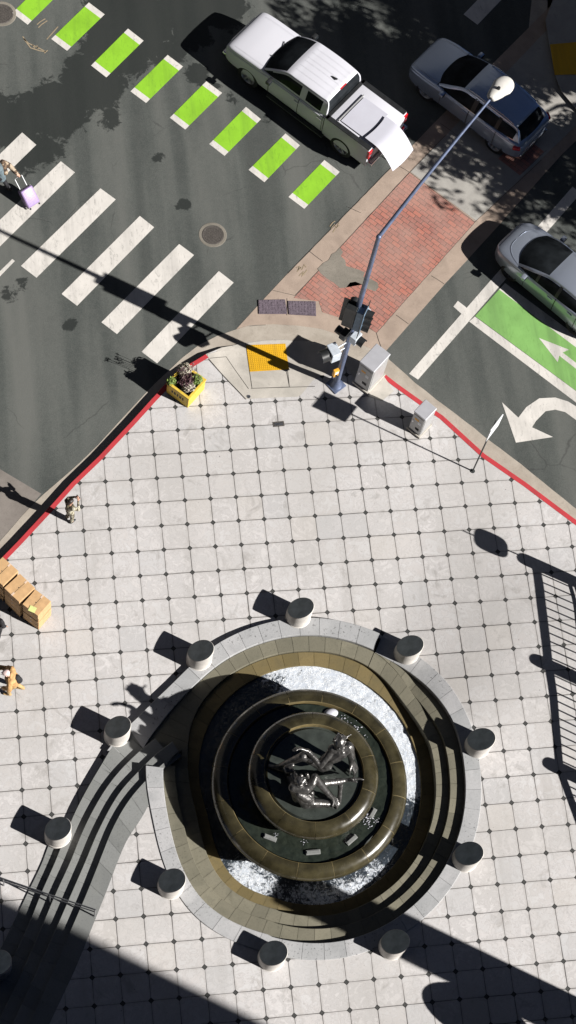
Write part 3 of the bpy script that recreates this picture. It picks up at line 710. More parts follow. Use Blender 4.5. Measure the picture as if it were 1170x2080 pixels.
ring('coping', lambda t: ro(t) - interp(DW, nrm(t)), ro, zD, -192, 61.3, 34, .75, 'coping').build('coping', 'coping', fo)
ring('coping', lambda t: interp(RIA, t), lambda t: interp(ROA, t), lambda t: .17, 62.2, 164, 15, .6, 'coping').build('raised_coping', 'coping', fo)
ring('step', lambda t: ro(t) - interp(EW, nrm(t)), lambda t: ro(t) - interp(DW, nrm(t)), zE, -194, 61, 40, .6, 'tread').build('step', 'tread', fo)
ring('step', lambda t: ro(t) - interp(FW, nrm(t)), lambda t: ro(t) - interp(EW, nrm(t)), zF, -194, 61.6, 44, .5, 'tread').build('step', 'tread', fo)
ring('step', lambda t: ro(t) - interp(FW, nrm(t)), lambda t: interp(RIA, t), lambda t: .06, 61.8, 166, 17, .5, 'tread').build('step', 'tread', fo)
ring('ledge', lambda t: ro(t) - interp(CW, nrm(t)), lambda t: ro(t) - interp(FW, nrm(t)), lambda t: -.05, -115, 245, 56, .13, 'ledge').build('pool_ledge', 'ledge', fo)
# water of the pool
BC = Vector((3.26, -11.50)); bo = Vector((BC.x - FC.x, BC.y - FC.y))
mb = MB(); foam = []; na, nr = 300, 34
for i in range(na):
    t = -115 + 360 * i / na; dr = Vector((math.cos(R_(t)), math.sin(R_(t)))); r1 = ro(t) - interp(CW, nrm(t)) + .05
    for j in range(nr + 1):
        r = 2.3 + (r1 - 2.3) * j / nr; x, y = dr * r; w = noise.fractal((x * 4.2, y * 4.2, 0), 1, 2, 5) * .5 + noise.noise((x * 11, y * 11, 4)) * .5
        d = (Vector((x, y)) - bo).length - 2.6; q = d / max(.3, (r1 - 2.6))
        tt = nrm(t)
        dk = sm(98, 116, tt) * (1 - sm(200, 222, tt)) + (1 - sm(-20, 2, tt)) * sm(-62, -40, tt) if True else 0  # foam cut back in sectors; the left one paints in the basin shadow
        f = .34 + .52 * math.exp(-((tt - 68) / 48)**2) + .42 * math.exp(-((tt - 8) / 26)**2) + .16 * math.exp(-((tt + 80) / 30)**2) + .26 * math.exp(-((nrm(tt + .01) - 226) / 16)**2)
        f = f * (1 - .85 * dk)
        f += .10 * math.sin(q * 3.1) * (1 - dk)
        foam.append(max(0, f)); mb.v.append((x, y, -.115 + w * .035))
for i in range(na):
    for j in range(nr):
        a = i * (nr + 1) + j; b = ((i + 1) % na) * (nr + 1) + j; mb.f.append([a, a + 1, b + 1, b]); mb.m.append(0); mb.r.append(0)
o = mb.build('pool_water', 'pool', fo, smooth=180); a_ = o.data.attributes.new('foam', 'FLOAT', 'POINT'); a_.data.foreach_set('value', foam)
def basin(r, z0, z1, lip, wid, name, nseg, floor, flz):
    e = MB(); c = (bo.x, bo.y, 0)
    prof = [(r - .5, z0), (r - .42, z0 + .3), (r - .22, z1 - .46), (r - .06, z1 - .36), (r - .01, z1 - .31), (r, z1 - .26), (r - .012, z1 - .20), (r - .05, z1 - .13), (r - .11, z1 - .07), (r - .19, z1 - .025), (r - .28, z1), (r - wid + .05, z1 + .004), (r - wid + .012, z1 - .006), (r - wid, z1 - .03), (r - wid, z1 - .4)]
    for s_ in range(nseg):
        g = .0035; a0 = 2 * math.pi * (s_ + .35) / nseg + g; a1 = 2 * math.pi * (s_ + 1.35) / nseg - g
        e.lathe(prof, 14, c, 0, a0, a1)
    o = e.build(name, 'basin', fo, smooth=40)
    MB().lathe([(rr - .008, zz - .004) for rr, zz in prof], 120, c).build('joint_mortar', 'ledge', o, smooth=40)
    return o
basin(2.72, -.16, 1.55, .26, .43, 'lower_basin', 16, 0, 0)
basin(1.79, 1.3, 2.42, .26, .43, 'upper_basin', 10, 0, 0)
def wdisc(r0, r1, z, name, matn, amp=.012):
    mb = MB(); n, m = 160, 16
    for i in range(n):
        t = 2 * math.pi * i / n
        for j in range(m + 1):
            r = r0 + (r1 - r0) * j / m; x, y = bo.x + r * math.cos(t), bo.y + r * math.sin(t)
            mb.v.append((x, y, z + amp * (noise.fractal((x * 5, y * 5, z), 1, 2, 4))))
    for i in range(n):
        for j in range(m):
            a = i * (m + 1) + j; b = ((i + 1) % n) * (m + 1) + j; mb.f.append([a, a + 1, b + 1, b]); mb.m.append(0); mb.r.append(0)
    return mb.build(name, matn, fo, smooth=180)
wdisc(1.2, 2.24, 1.43, 'basin_water', 'bwater', .03)
MB().lathe([(0, 2.30), (1.26, 2.30), (1.30, 2.22), (1.36, 2.22)], 96, (bo.x, bo.y, 0)).build('statue_plinth', 'basin_floor', fo, smooth=30)
# light fittings standing in the lower basin
for (px, py, rz, L) in [(636, 1731, .0, .40), (714, 1706, .62, .36), (549, 1702, -.45, .36), (757, 1652, .95, .30)]:
    p = at(px, py, 1.47) - FO; MB().box((p.x, p.y, 1.46), (L, .13, .07), rz, bev=.012).box((p.x, p.y, 1.502), (L * .86, .07, .02), rz).build('light_fitting', 'stair', fo)
p = at(673, 1447, 1.5) - FO; MB().sphere((p.x, p.y, 1.42), .17, 0, 3, (1.2, .8, .8)).build('water_jet', 'panel', fo, smooth=180)
for k, (px, py, s_) in enumerate([(700, 1460, .10), (722, 1477, .12), (738, 1500, .08), (752, 1663, .14), (748, 1672, .1), (617, 1712, .06), (560, 1697, .07), (765, 1668, .09)]):
    p = at(px, py, 1.44) - FO; mb = MB()
    for q in range(16): a = random.random() * 6.3; r = random.random() * s_ * 1.6; mb.sphere((p.x + r * math.cos(a), p.y + r * math.sin(a), 1.445 + random.random() * .03), s_ * random.uniform(.06, .2), 0, 1, (1.6, .7, .35))
    o = mb.build('splash', 'panel', fo, smooth=180); o['kind'] = 'stuff'

# ---------------------------------------------------------------- stairs west of the fountain
def ext(pts, z): return [Vector(at2(*p, z)) for p in pts]
ZS = [.04, .17, .305, .44, .572]
NL = [
 [(113, 1690), (103, 1705), (94.4, 1724), (87.8, 1746.7), (72, 1780), (55.6, 1813), (30, 1868), (-15, 1960), (-75, 2090), (-140, 2230)],
 [(262, 1480), (240, 1497), (226, 1517), (214, 1539), (195.4, 1570), (180, 1595.5), (152, 1648), (133, 1695), (122, 1724), (113.5, 1746.7), (83, 1813.3), (62, 1868.9), (12, 1975), (-40, 2090), (-100, 2230)],
 [(315, 1500), (282.6, 1524.6), (270.6, 1537.4), (248.4, 1558), (224.4, 1587), (205.6, 1614.4), (180, 1660.5), (160, 1705), (144.4, 1746.7), (113, 1813.3), (90, 1868.9), (47, 1968.9), (-6, 2080), (-70, 2230)],
 [(350, 1506), (309.9, 1535.7), (298, 1549.4), (270.6, 1576.7), (245, 1604), (221, 1643.4), (193.7, 1698), (174.4, 1746.7), (145, 1813.3), (121, 1868.9), (76, 1968.9), (25, 2080), (-40, 2230)],
 [(372, 1520), (336.4, 1546.8), (323.6, 1556), (299.6, 1582), (272.3, 1611), (248.4, 1645), (226, 1688), (203.3, 1746.7), (177, 1813.3), (153, 1868.9), (109, 1968.9), (60, 2080), (-5, 2230)],
]
RL = [(352, 1535), (330, 1562), (312, 1600), (304.3, 1633), (280.4, 1674), (258, 1703), (239.3, 1749), (215.5, 1813), (193, 1868.9), (153, 1968.9), (100, 2080), (35, 2230)]
lines = [ext(p, ZS[i]) for i, p in enumerate(NL)] + [ext(RL, ZS[4])]
def at_len(pl, t):
    L = [0]
    for a, b in zip(pl, pl[1:]): L.append(L[-1] + (b - a).length)
    s = t * L[-1]
    for i in range(len(pl) - 1):
        if s <= L[i + 1] + 1e-9: return pl[i].lerp(pl[i + 1], (s - L[i]) / max(1e-9, L[i + 1] - L[i]))
    return pl[-1]
def smooth_line(pl, n=80):
    pts = [at_len(pl, i / n) for i in range(n + 1)]
    for _ in range(6): pts = [pts[0]] + [(pts[i - 1] + pts[i] * 2 + pts[i + 1]) / 4 for i in range(1, n)] + [pts[-1]]
    return pts
lines = [smooth_line(l) for l in lines]
se = empty('stone_stairs', (-2.5, -13, 0), 0, 'sweeping grey stone stairs fanning down from the fountain to the lower left plaza', 'stairs'); SO = Vector((-2.5, -13, 0))
def stair(i, a, b, z, depth, over=.12):
    mb = MB(); n = len(a); blk = 4; k = 0; bb = []
    for j in range(n):
        q = b[min(range(n), key=lambda m: (b[m] - a[j]).length)] if True else b[j]
        d = (q - a[j]); bb.append(a[j] + d * (1 + (over / max(.1, d.length) if over else 0)))
    while k < n - 1:
        e = min(n - 1, k + blk + random.choice((0, 0, 1))); vs = []; fs = []; rn = random.random()
        for j in range(k, e + 1):
            p, q = a[j], bb[j]; t = (a[min(j + 1, n - 1)] - a[max(j - 1, 0)]).normalized()
            if j == k: p = p + t * .004; q = q + t * .004
            if j == e: p = p - t * .004; q = q - t * .004
            d = (q - p).normalized() * .012
            vs += [(p.x - SO.x, p.y - SO.y, z - depth), (p.x - SO.x, p.y - SO.y, z - .012), (p.x + d.x - SO.x, p.y + d.y - SO.y, z), (q.x - SO.x, q.y - SO.y, z), (q.x - SO.x, q.y - SO.y, z - depth)]
        m = e - k
        for j in range(m):
            for c in range(4): i0 = j * 5 + c; fs.append([i0, i0 + 1, i0 + 6, i0 + 5])
        fs.append([4, 3, 2, 1, 0]); fs.append([m * 5 + c for c in range(5)])
        mb.add(vs, fs, 0, rn); k = e
    vs = []
    for j in range(n): vs += [(a[j].x - SO.x + .006, a[j].y - SO.y, z - .016), (bb[j].x - SO.x, bb[j].y - SO.y, z - .016), (a[j].x - SO.x + .006, a[j].y - SO.y, z - depth)]
    mb.add(vs, [[3 * j, 3 * j + 1, 3 * j + 4, 3 * j + 3] for j in range(n - 1)] + [[3 * j, 3 * j + 3, 3 * j + 5, 3 * j + 2] for j in range(n - 1)], 0, .5)
    return mb.build('step' if i < 4 else 'landing_edge', 'stair', se)
for i in range(4): stair(i, lines[i], lines[i + 1], ZS[i], .5)
# wide top band up to the tiled part
a, b = lines[4], lines[5]; n = len(a); mb = MB()
blk = 5; k = 0
while k < n - 1:
    e = min(n - 1, k + blk); vs = []; rn = random.random()
    for j in range(k, e + 1):
        p, q = a[j], b[j]; t = (a[min(j + 1, n - 1)] - a[max(j - 1, 0)]).normalized() * (.004 if j == k else (-.004 if j == e else 0)); p = p + t; q = q + t
        vs += [(p.x - SO.x, p.y - SO.y, ZS[4] - .6), (p.x - SO.x, p.y - SO.y, ZS[4]), (q.x - SO.x, q.y - SO.y, ZS[4]), (q.x - SO.x, q.y - SO.y, ZS[4] - .6)]
    m = e - k; mb.add(vs, [[j * 4 + c, j * 4 + c + 1, j * 4 + c + 5, j * 4 + c + 4] for j in range(m) for c in range(3)], 0, rn); k = e
vs = []
for j in range(n): vs += [(a[j].x - SO.x + .01, a[j].y - SO.y, ZS[4] - .012), (b[j].x - SO.x, b[j].y - SO.y, ZS[4] - .012)]
mb.add(vs, [[2 * j, 2 * j + 1, 2 * j + 3, 2 * j + 2] for j in range(n - 1)], 0, .5)
mb.build('landing_edge', 'stair', se)
# tiled upper plaza between stairs and fountain
right = []
for k in range(60):
    t = 176 + (245 - 176) * k / 59; r = ro(t) - .08; right.append(Vector((FC.x + r * math.cos(R_(t)), FC.y + r * math.sin(R_(t)))))
t = 245; r1 = ray_out(t) - .05
for k in range(1, 22): r = (ro(t) - .08) + (r1 - ro(t) + .08) * k / 21; right.append(Vector((FC.x + r * math.cos(R_(t)), FC.y + r * math.sin(R_(t)))))
left = [p for p in lines[5] if p.y < at(304, 1633, .57).y + .45]; 
while left[-1].y > -29.5: d = (left[-1] - left[-2]).normalized(); left.append(left[-1] + d * 1.0)
ZT = .568
mb = MB(); NS = 90
for k in range(NS + 1):
    a, b = at_len(left, k / NS), at_len(right, k / NS)
    for j in range(7): q = a.lerp(b, j / 6); mb.v.append((q.x, q.y, ZT))
for k in range(NS):
    for j in range(6): a = k * 7 + j; mb.f.append([a, a + 1, a + 8, a + 7]); mb.m.append(0); mb.r.append(0)
o = mb.build('upper_plaza_paving', 'plaza', uvf=tile_uv)
for p in o.data.polygons:
    if p.normal.z < 0: p.flip()
struct(o)

# ---------------------------------------------------------------- bollards, cut on the slant
def make_bollard():
    e = empty('bollard', (0, 0, 0)); r = .36; n = 64; slope = .76; hc = .70
    def top(x, y): return hc - slope * (x * math.cos(SUN_AZ) + y * math.sin(SUN_AZ))
    mb = MB(); vs = []
    for i in range(n):
        a = 2 * math.pi * i / n; x, y = math.cos(a), math.sin(a)
        vs += [((r + .012) * x, (r + .012) * y, -.5), ((r + .012) * x, (r + .012) * y, .02), (r * x, r * y, .03), (r * x, r * y, top(r * x, r * y) - .012), ((r - .012) * x, (r - .012) * y, top(r * x, r * y))]
    mb.add(vs, [[i * 5 + j, ((i + 1) % n) * 5 + j, ((i + 1) % n) * 5 + j + 1, i * 5 + j + 1] for i in range(n) for j in range(4)])
    mb.build('shaft', 'bollard', e, smooth=40)
    mb = MB(); vs = [(0, 0, hc + .006)]
    for i in range(n):
        a = 2 * math.pi * i / n; x, y = (r - .014) * math.cos(a), (r - .014) * math.sin(a); vs.append((x, y, top(x, y) + .006))
    for i in range(n):
        a = 2 * math.pi * i / n; x, y = (r - .014) * math.cos(a), (r - .014) * math.sin(a); vs.append((x, y, top(x, y) - .03))
    mb.add(vs, [[0, i + 1, (i + 1) % n + 1] for i in range(n)] + [[i + 1, n + i + 1, n + (i + 1) % n + 1, (i + 1) % n + 1] for i in range(n)])
    mb.build('slanted_cap', 'bollard_top', e)
    return e
def copy_tree(o, parent=None):
    c = o.copy(); col.objects.link(c); c.parent = parent
    for ch in o.children: copy_tree(ch, c)
    return c
bl = [(611, 1235, .17, 'bollard at the very top of the fountain ring'),
 (408.1, 1321.5, .17, 'bollard on the raised coping at the upper left of the fountain'),
 (239.5, 1476.8, .17, 'bollard where the stairs meet the raised coping, left of the dark water'),
 (118, 1683, .17, 'bollard standing on the stairs above the handrail'),
 (349.4, 1788.6, .57, 'bollard between the stairs and the lower left rim of the fountain'),
 (555.6, 1936, .57, 'bollard below the fountain at its bottom rim, fully in the sun'),
 (803, 1913, .57, 'bollard at the lower right rim half covered by the broad diagonal shadow'),
 (953, 1733.5, .57, 'bollard on the right rim of the fountain, lower of the two there'),
 (977.8, 1501.5, .57, 'bollard on the right rim of the fountain, upper of the two there'),
 (833, 1311.8, .22, 'bollard at the upper right, beside the end of the raised coping'),
 (-4, 1955, .04, 'shaded bollard cut by the left edge at the foot of the stairs')]
b0 = make_bollard()
for i, (px, py, z, lab) in enumerate(bl):
    o = b0 if i == 0 else copy_tree(b0); p = at(px, py, z + .70)
    if 'upper right' in lab: z = rise(p.x, p.y); p = at(px, py, z + .70)
    o.location = (p.x, p.y, z)
    tag(o, 'pale round ' + lab, 'bollard', 'bollards around the fountain')

# ---------------------------------------------------------------- stair handrail
hr = empty('handrail', tuple(at(101, 1830, .305)), 0, 'thin double steel handrail crossing the stairs at the lower left', 'handrail'); HO = hr.location.copy()
def loc(o, px, py, z): return at(px, py, z) - Vector(o)
A1 = at(192, 1861, .572); A2 = at(101, 1831, .305); A3 = at(8, 1799, .0)
hh = .82; U = Vector((0, 0, hh)); dirn = (A3 - A2); A4 = A3 + Vector((dirn.x, dirn.y, 0)) * .5
P = [A1 + U, A2 + Vector((0, 0, hh)), A3 + U, A4 + U]
MB().tube([p - HO for p in P], .021, 8).build('top_rail', 'steel', hr, smooth=60)
MB().tube([p - HO - Vector((0, 0, .28)) for p in P], .016, 8).build('lower_rail', 'steel', hr, smooth=60)
for q in (A1, A2, A3): MB().tube([q - HO - Vector((0, 0, .1)), q + U - HO], .021, 8).build('post', 'steel', hr, smooth=60)

# ---------------------------------------------------------------- street light with signals
pb = at(682, 782, 0); sl = empty('street_lamp', tuple(pb), 0, 'tall blue-grey street lamp with long arm and traffic signals on the corner', 'street lamp'); 
MB().lathe([(0, 0), (.19, 0), (.19, .05), (.15, .09), (.11, .32), (.10, .34)], 24).box((0, 0, .02), (.46, .46, .04), .6, bev=.01).build('base', 'pole', sl, smooth=35)
armv = Vector((math.cos(R_(46.5)), math.sin(R_(46.5)), 0))
ht = 9.0; tip = at(1000, 196, 11.3) - pb
arm_pts = [Vector((0, 0, ht))]
MB().tube([(0, 0, .3), (0, 0, 3), (0, 0, 6), (0, 0, ht)], [.095, .085, .075, .062], 20).build('pole', 'pole', sl, smooth=50)
MB().sphere((0, 0, ht), .078, 0, 2).tube([Vector((0, 0, ht)), Vector((0, 0, ht)).lerp(tip, .35) + Vector((0, 0, .12)), Vector((0, 0, ht)).lerp(tip, .7) + Vector((0, 0, .1)), tip], [.060, .052, .045, .038], 16).build('arm', 'pole', sl, smooth=50)
hd = (Vector((tip.x, tip.y, 0))).normalized(); ha = math.atan2(hd.y, hd.x)
bm = bmesh.new(); bmesh.ops.create_uvsphere(bm, u_segments=24, v_segments=14, radius=1)
for v in bm.verts:
    x, y, z = v.co; w = .155 + .05 * x; w *= 1.5; v.co = Vector((x * .50, y * w * (1.15 if x > 0 else 1.0), z * (.14 if z > 0 else .08)))
    if x < -.72: v.co.x = -.37
bm.transform(Matrix.Translation(tip + hd * .28) @ Matrix.Rotation(ha, 4, 'Z') @ Matrix.Rotation(-.05, 4, 'Y'))
lh = MB().bm(bm).build('lamp_head', 'lamp', sl, smooth=60)
pc = tip + hd * .22 + Vector((0, 0, .1)); MB().lathe([(0, .10), (.045, .09), (.05, .0)], 14, tuple(pc)).build('photocell', 'black', lh, smooth=40)
def signal(px, py, z, face, name='traffic_signal', n=3, s=1.0, mat_='black', plate_=True):
    """face: heading the lenses look to"""
    p = at(px, py, z) - pb; g = empty(name, tuple(p), face); g.parent = sl
    h = .36 * n * s; hb = MB().box((0, 0, 0), (.24 * s, .34 * s, h), bev=.02); hb.build('housing', mat_, g)
    if plate_: MB().box((.10 * s, 0, 0), (.015, .60 * s, h + .26 * s)).build('backplate', 'black', g)
    for k in range(n):
        zz = (k - (n - 1) / 2) * .35 * s; vm = MB()
        vm.lathe([(.15 * s, .0), (.15 * s, .22 * s)], 16, (0, 0, 0), 0, R_(-20), R_(200)); 
        vm.v = [(.12 * s + v[2], v[0], zz + v[1]) for v in vm.v]
        vm.build('visor', 'black', g, smooth=60)
        lm = MB().lathe([(0, .02), (.10 * s, .01), (.135 * s, 0)], 16); lm.v = [(.121 * s + v[2], v[0], zz + v[1]) for v in lm.v]
        lm.build('lens', 'glass', g, smooth=60)
    # bracket back to the pole
    b = Vector((-p.x, -p.y, 0)); bl_ = Matrix.Rotation(-face, 3, 'Z') @ b
    for zz in (h * .38, -h * .38): MB().tube([(0, 0, zz), (bl_.x, bl_.y, zz)], .022, 8).build('bracket', 'sigwhite', g, smooth=60)
    return g
signal(711, 640, 4.6, R_(62), s=1.0, mat_='black')
signal(732, 646, 4.6, R_(-30), s=1.0, mat_='sigblue')
signal(746, 634, 4.85, R_(-52), 'camera_box', 1, .55, 'sigwhite', False)
signal(700, 679, 3.6, R_(135), 'pedestrian_signal', 1, .85, 'black', False)
signal(722, 686, 3.5, R_(-45), 'pedestrian_signal', 1, .95, 'sigwhite', False)
signal(677, 716, 2.75, R_(200), 'pedestrian_signal', 1, 1.25, 'sigwhite', False)
bp = at(682, 757, 1.1) - pb
e = empty('push_button', tuple(bp), R_(-70)); e.parent = sl
MB().box((0, 0, 0), (.10, .17, .36), bev=.01).build('housing', 'btn', e); MB().box((.055, 0, .06), (.01, .11, .14)).build('sign', 'signface', e); MB().lathe([(0, .03), (.035, .03), (.04, 0)], 12, (.06, 0, -.09)).build('button', 'signblack', e)

# ---------------------------------------------------------------- cabinets
def cabinet(F, L, Rr, h, label, zb=.012):
    f, l, r = Vector(at2(*F)), Vector(at2(*L)), Vector(at2(*Rr)); a = (l - f); wa = a.length; a.normalize()
    bdir = Vector((a.y, -a.x)); wb = abs((r - f).dot(bdir)); 
    if (r - f).dot(bdir) < 0: bdir = -bdir
    c = f + a * wa / 2 + bdir * wb / 2; rz = math.atan2(a.y, a.x)
    e = empty('utility_cabinet', (c.x, c.y, zb), rz, label, 'utility cabinet')
    sy = 1 if (Matrix.Rotation(-rz, 2) @ bdir).y > 0 else -1
    MB().box((0, 0, .04), (wa + .1, wb + .1, .08), bev=.01).build('plinth', 'conc', e)
    MB().box((0, 0, .08 + (h - .14) / 2), (wa, wb, h - .14), bev=.012).build('body', 'cabinet', e)
    MB().box((0, 0, h - .035), (wa + .03, wb + .03, .07), bev=.02).build('lid', 'cabinet_lid', e)
    for s_ in (1, -1):
        d = MB().box((0, s_ * (wb / 2 + .006), h / 2), (wa * .86, .014, h * .78), bev=.004).build('door', 'cabinet', e)
        mb = MB()
        for k in range(5): mb.box((-wa * .15, s_ * (wb / 2 + .016), h * .25 + k * .03), (wa * .3, .008, .012))
        mb.build('vent', 'signblack', d); MB().box((wa * .32, s_ * (wb / 2 + .02), h * .55), (.03, .03, .12)).build('handle', 'chrome', d)
    MB().box((wa * .1, -sy * (wb / 2 + .016), h * .72), (.16, .004, .10)).build('sticker', 'btn', e); MB().box((-wa * .2, -sy * (wb / 2 + .016), h * .62), (.12, .004, .16)).build('sticker', 'signface', e)
    for s_ in (1, -1): MB().box((s_ * (wa / 2 + .006), 0, h / 2), (.012, wb * .86, h * .78), bev=.004).build('side_panel', 'cabinet', e)
    return e
cabinet((745.6, 798.5), (718.5, 777.4), (778, 763), 1.45, 'tall grey metal cabinet with a flat lid standing beside the street lamp')
cabinet((850.8, 888), (829, 870), (874, 866), 1.22, 'smaller grey metal cabinet straddling the red kerb, further right along the kerb')
# parking sign on a thin post
p = at(960, 957, 0); sp = empty('sign_post', tuple(p), 0, 'thin black post carrying a white sign seen edge-on beside the right red kerb', 'sign')
MB().tube([(0, 0, -.05), (0, 0, 3.6)], .024, 8).build('post', 'railpaint', sp, smooth=60); MB().lathe([(.0, .02), (.07, .02), (.075, 0)], 12).build('base_plate', 'railpaint', sp)
v = (Vector(at2(715, 816)) - Vector(at2(693.6, 854.9))); w = v.length; va = math.atan2(v.y, v.x)
va -= R_(9)
o = MB().box((math.sin(va) * .045, -math.cos(va) * .045, 3.17), (.66, .03, .76), va, bev=.003).build('sign_plate', 'signface', sp)

# ---------------------------------------------------------------- planter
f, l, r = at(381, 828, 0), at(351, 806, 0), at(412, 800, 0)
a = Vector((l - f).xy); bd = Vector((r - f).xy); wa = .82; c = f.xy + a.normalized() * .40 + Vector((-a.y, a.x)).normalized() * (-.40 if Vector((-a.y, a.x)).dot(bd) < 0 else .40)
prz = math.atan2(a.y, a.x); pe = empty('planter_box', (c.x, c.y, .004), prz, 'square yellow painted planter box on the left corner beside the red kerb', 'planter')
def leaf_clump(mb, n, c, rad, size, mi=0, up=.4):
    for _ in range(n):
        d = Vector((random.gauss(0, 1), random.gauss(0, 1), random.gauss(0, 1))).normalized() * (random.random() ** .4)
        p = Vector(c) + Vector((d.x * rad[0], d.y * rad[1], d.z * rad[2]))
        nrm_ = (d + Vector((0, 0, up)) + Vector((random.gauss(0, .45), random.gauss(0, .45), random.gauss(0, .45)))).normalized()
        t = nrm_.cross(Vector((random.random() - .5, random.random() - .5, random.random() - .5))).normalized(); b = nrm_.cross(t); s_ = size * random.uniform(.6, 1.3)
        mb.add([p - t * s_, p - b * s_ * .45 + nrm_ * s_ * .12, p + t * s_, p + b * s_ * .45 + nrm_ * s_ * .12], [[0, 1, 2, 3]], mi, random.random())
hb = .62; 
for sx, sy, dx, dy in ((1, 0, .05, .80), (-1, 0, .05, .80), (0, 1, .80, .05), (0, -1, .80, .05)):
    o = MB().box((sx * .385, sy * .385, hb / 2), (dx if sx else .72, dy if sy else .82, hb), bev=.008).build('side_board', 'planter', pe)
    if sy == 1 or sy == -1:
        for k, lt in enumerate((-.2, -.1, 0, .1, .2)): MB().box((lt, sy * .413, .33), (.05 + .02 * (k % 2), .004, .14)).build('stencil', 'signblack', o)
for sx, sy, dx, dy in ((1, 0, .08, .86), (-1, 0, .08, .86), (0, 1, .70, .08), (0, -1, .70, .08)): MB().box((sx * .39, sy * .39, hb + .012), (dx, dy, .03), bev=.006).build('rim_board', 'planter', pe)
MB().box((0, 0, hb - .09), (.72, .72, .04)).build('soil', 'soil', pe)
def plant(name, lab, cx, cy, n, rad, size, m, z=.8, stalks=0, flower=None):
    base = Vector((c.x, c.y, 0)) + Matrix.Rotation(prz, 3, 'Z') @ Vector((cx, cy, 0)); e = empty(name, (base.x, base.y, hb - .05), 0, lab, 'plant', 'plants in the yellow planter')
    mb = MB(); leaf_clump(mb, n, (0, 0, (z - hb) * .75), tuple(q * .88 for q in rad), size * .9); mb.build('foliage', m, e)
    mb = MB()
    for k in range(6): a_ = random.random() * 6.3; mb.tube([(0, 0, 0), (math.cos(a_) * rad[0] * .5, math.sin(a_) * rad[1] * .5, z - hb)], .008, 5)
    mb.build('stem', 'bark', e, smooth=60)
    if stalks:
        mb = MB(); fm = MB()
        for k in range(stalks):
            a_ = random.uniform(2.2, 3.1); q = Vector((random.uniform(-.12, .12), random.uniform(-.12, .12), 0)); tpt = q + Vector((math.cos(a_) * .18, math.sin(a_) * .12, random.uniform(.55, 1.0)))
            mb.tube([q, q.lerp(tpt, .6) + Vector((0, 0, .04)), tpt], .006, 5); leaf_clump(fm, 12, tpt, (.05, .05, .05), .03)
        mb.build('stalk', 'bark', e); fm.build('flower_head', 'leafd', e)
plant('leafy_plant', 'bushy pale green plant at the upper back corner of the yellow planter', .26, -.24, 420, (.26, .24, .22), .055, 'leafp', .84)
plant('leafy_plant', 'bright green trailing plant spilling over the left corner of the yellow planter', .34, .30, 300, (.17, .17, .20), .05, 'leafg', .72)
plant('leafy_plant', 'dark plum and cream leaved plant in the middle of the yellow planter', 0, 0, 520, (.32, .32, .18), .05, 'leafd', .78, 5)
plant('leafy_plant', 'pale variegated plant near the front corner of the yellow planter', -.18, .12, 260, (.22, .22, .14), .045, 'leafp', .78)
plant('leafy_plant', 'green plant at the right corner of the yellow planter', -.2, -.24, 320, (.2, .2, .16), .05, 'leafg', .78, 4)

# ---------------------------------------------------------------- cardboard stacks
def stack(corners, h, n, lab, note=False):
    P4 = [at(*q, h) for q in corners]     # front, right, back, left at the top
    c = sum(P4, Vector()) / 4; a = (P4[3] - P4[0]); b = (P4[1] - P4[0]); rz = math.atan2(a.y, a.x); wa, wb = a.length, b.length
    for k in range(n):
        hh_ = h / n; jx, jy, jr = random.uniform(-.015, .015), random.uniform(-.015, .015), random.uniform(-.02, .02)
        if k == n - 1: jx = jy = jr = 0
        nm = ('bottom', 'second from the bottom', 'third from the bottom', 'topmost')[k]
        e = empty('cardboard_box', (c.x + jx, c.y + jy, hh_ * k + .004), rz + jr, '%s cardboard box %s' % (nm, lab), 'box', 'stacked cardboard boxes')
        MB().box((0, 0, hh_ / 2 - .004), (wa - .02, wb - .02, hh_ - .014), bev=.006).build('carton', 'card', e)
        MB().box((0, 0, hh_ - .009), (.006, wb - .03, .004)).build('flap_seam', 'signblack', e)
        for s_ in (1, -1): MB().box((0, s_ * (wb / 2 - .06), hh_ - .0068), (.055, .11, .004)).box((0, s_ * (wb / 2 - .007), hh_ - .05), (.055, .006, .08)).build('tape', 'tape', e)
        if k == n - 1:
            MB().lathe([(0, .003), (.014, .003), (.014, 0)], 10, (.02, .01, hh_ - .008)).build('printed_dot', 'joint', e)
        if note and k == n - 1:
            q = at(66, 1237.5, h); tag(MB().box((q.x, q.y, h + .006), (.20, .17, .004), rz + .25).build('paper_sheet', 'note'), 'yellow-green paper lying on the nearest stack of boxes', 'paper')
stack([(75.5, 1251), (106.7, 1223.3), (73.3, 1195.5), (42.8, 1226)], 1.18, 4, 'of the rightmost stack, the one with the yellow-green paper', True)
stack([(40.5, 1224.4), (71, 1192), (38.3, 1165), (8.9, 1194.4)], 1.24, 4, 'of the middle stack')
stack([(8, 1191.5), (35.5, 1156.6), (4, 1131), (-25, 1162)], 1.30, 4, 'of the stack cut by the left edge')

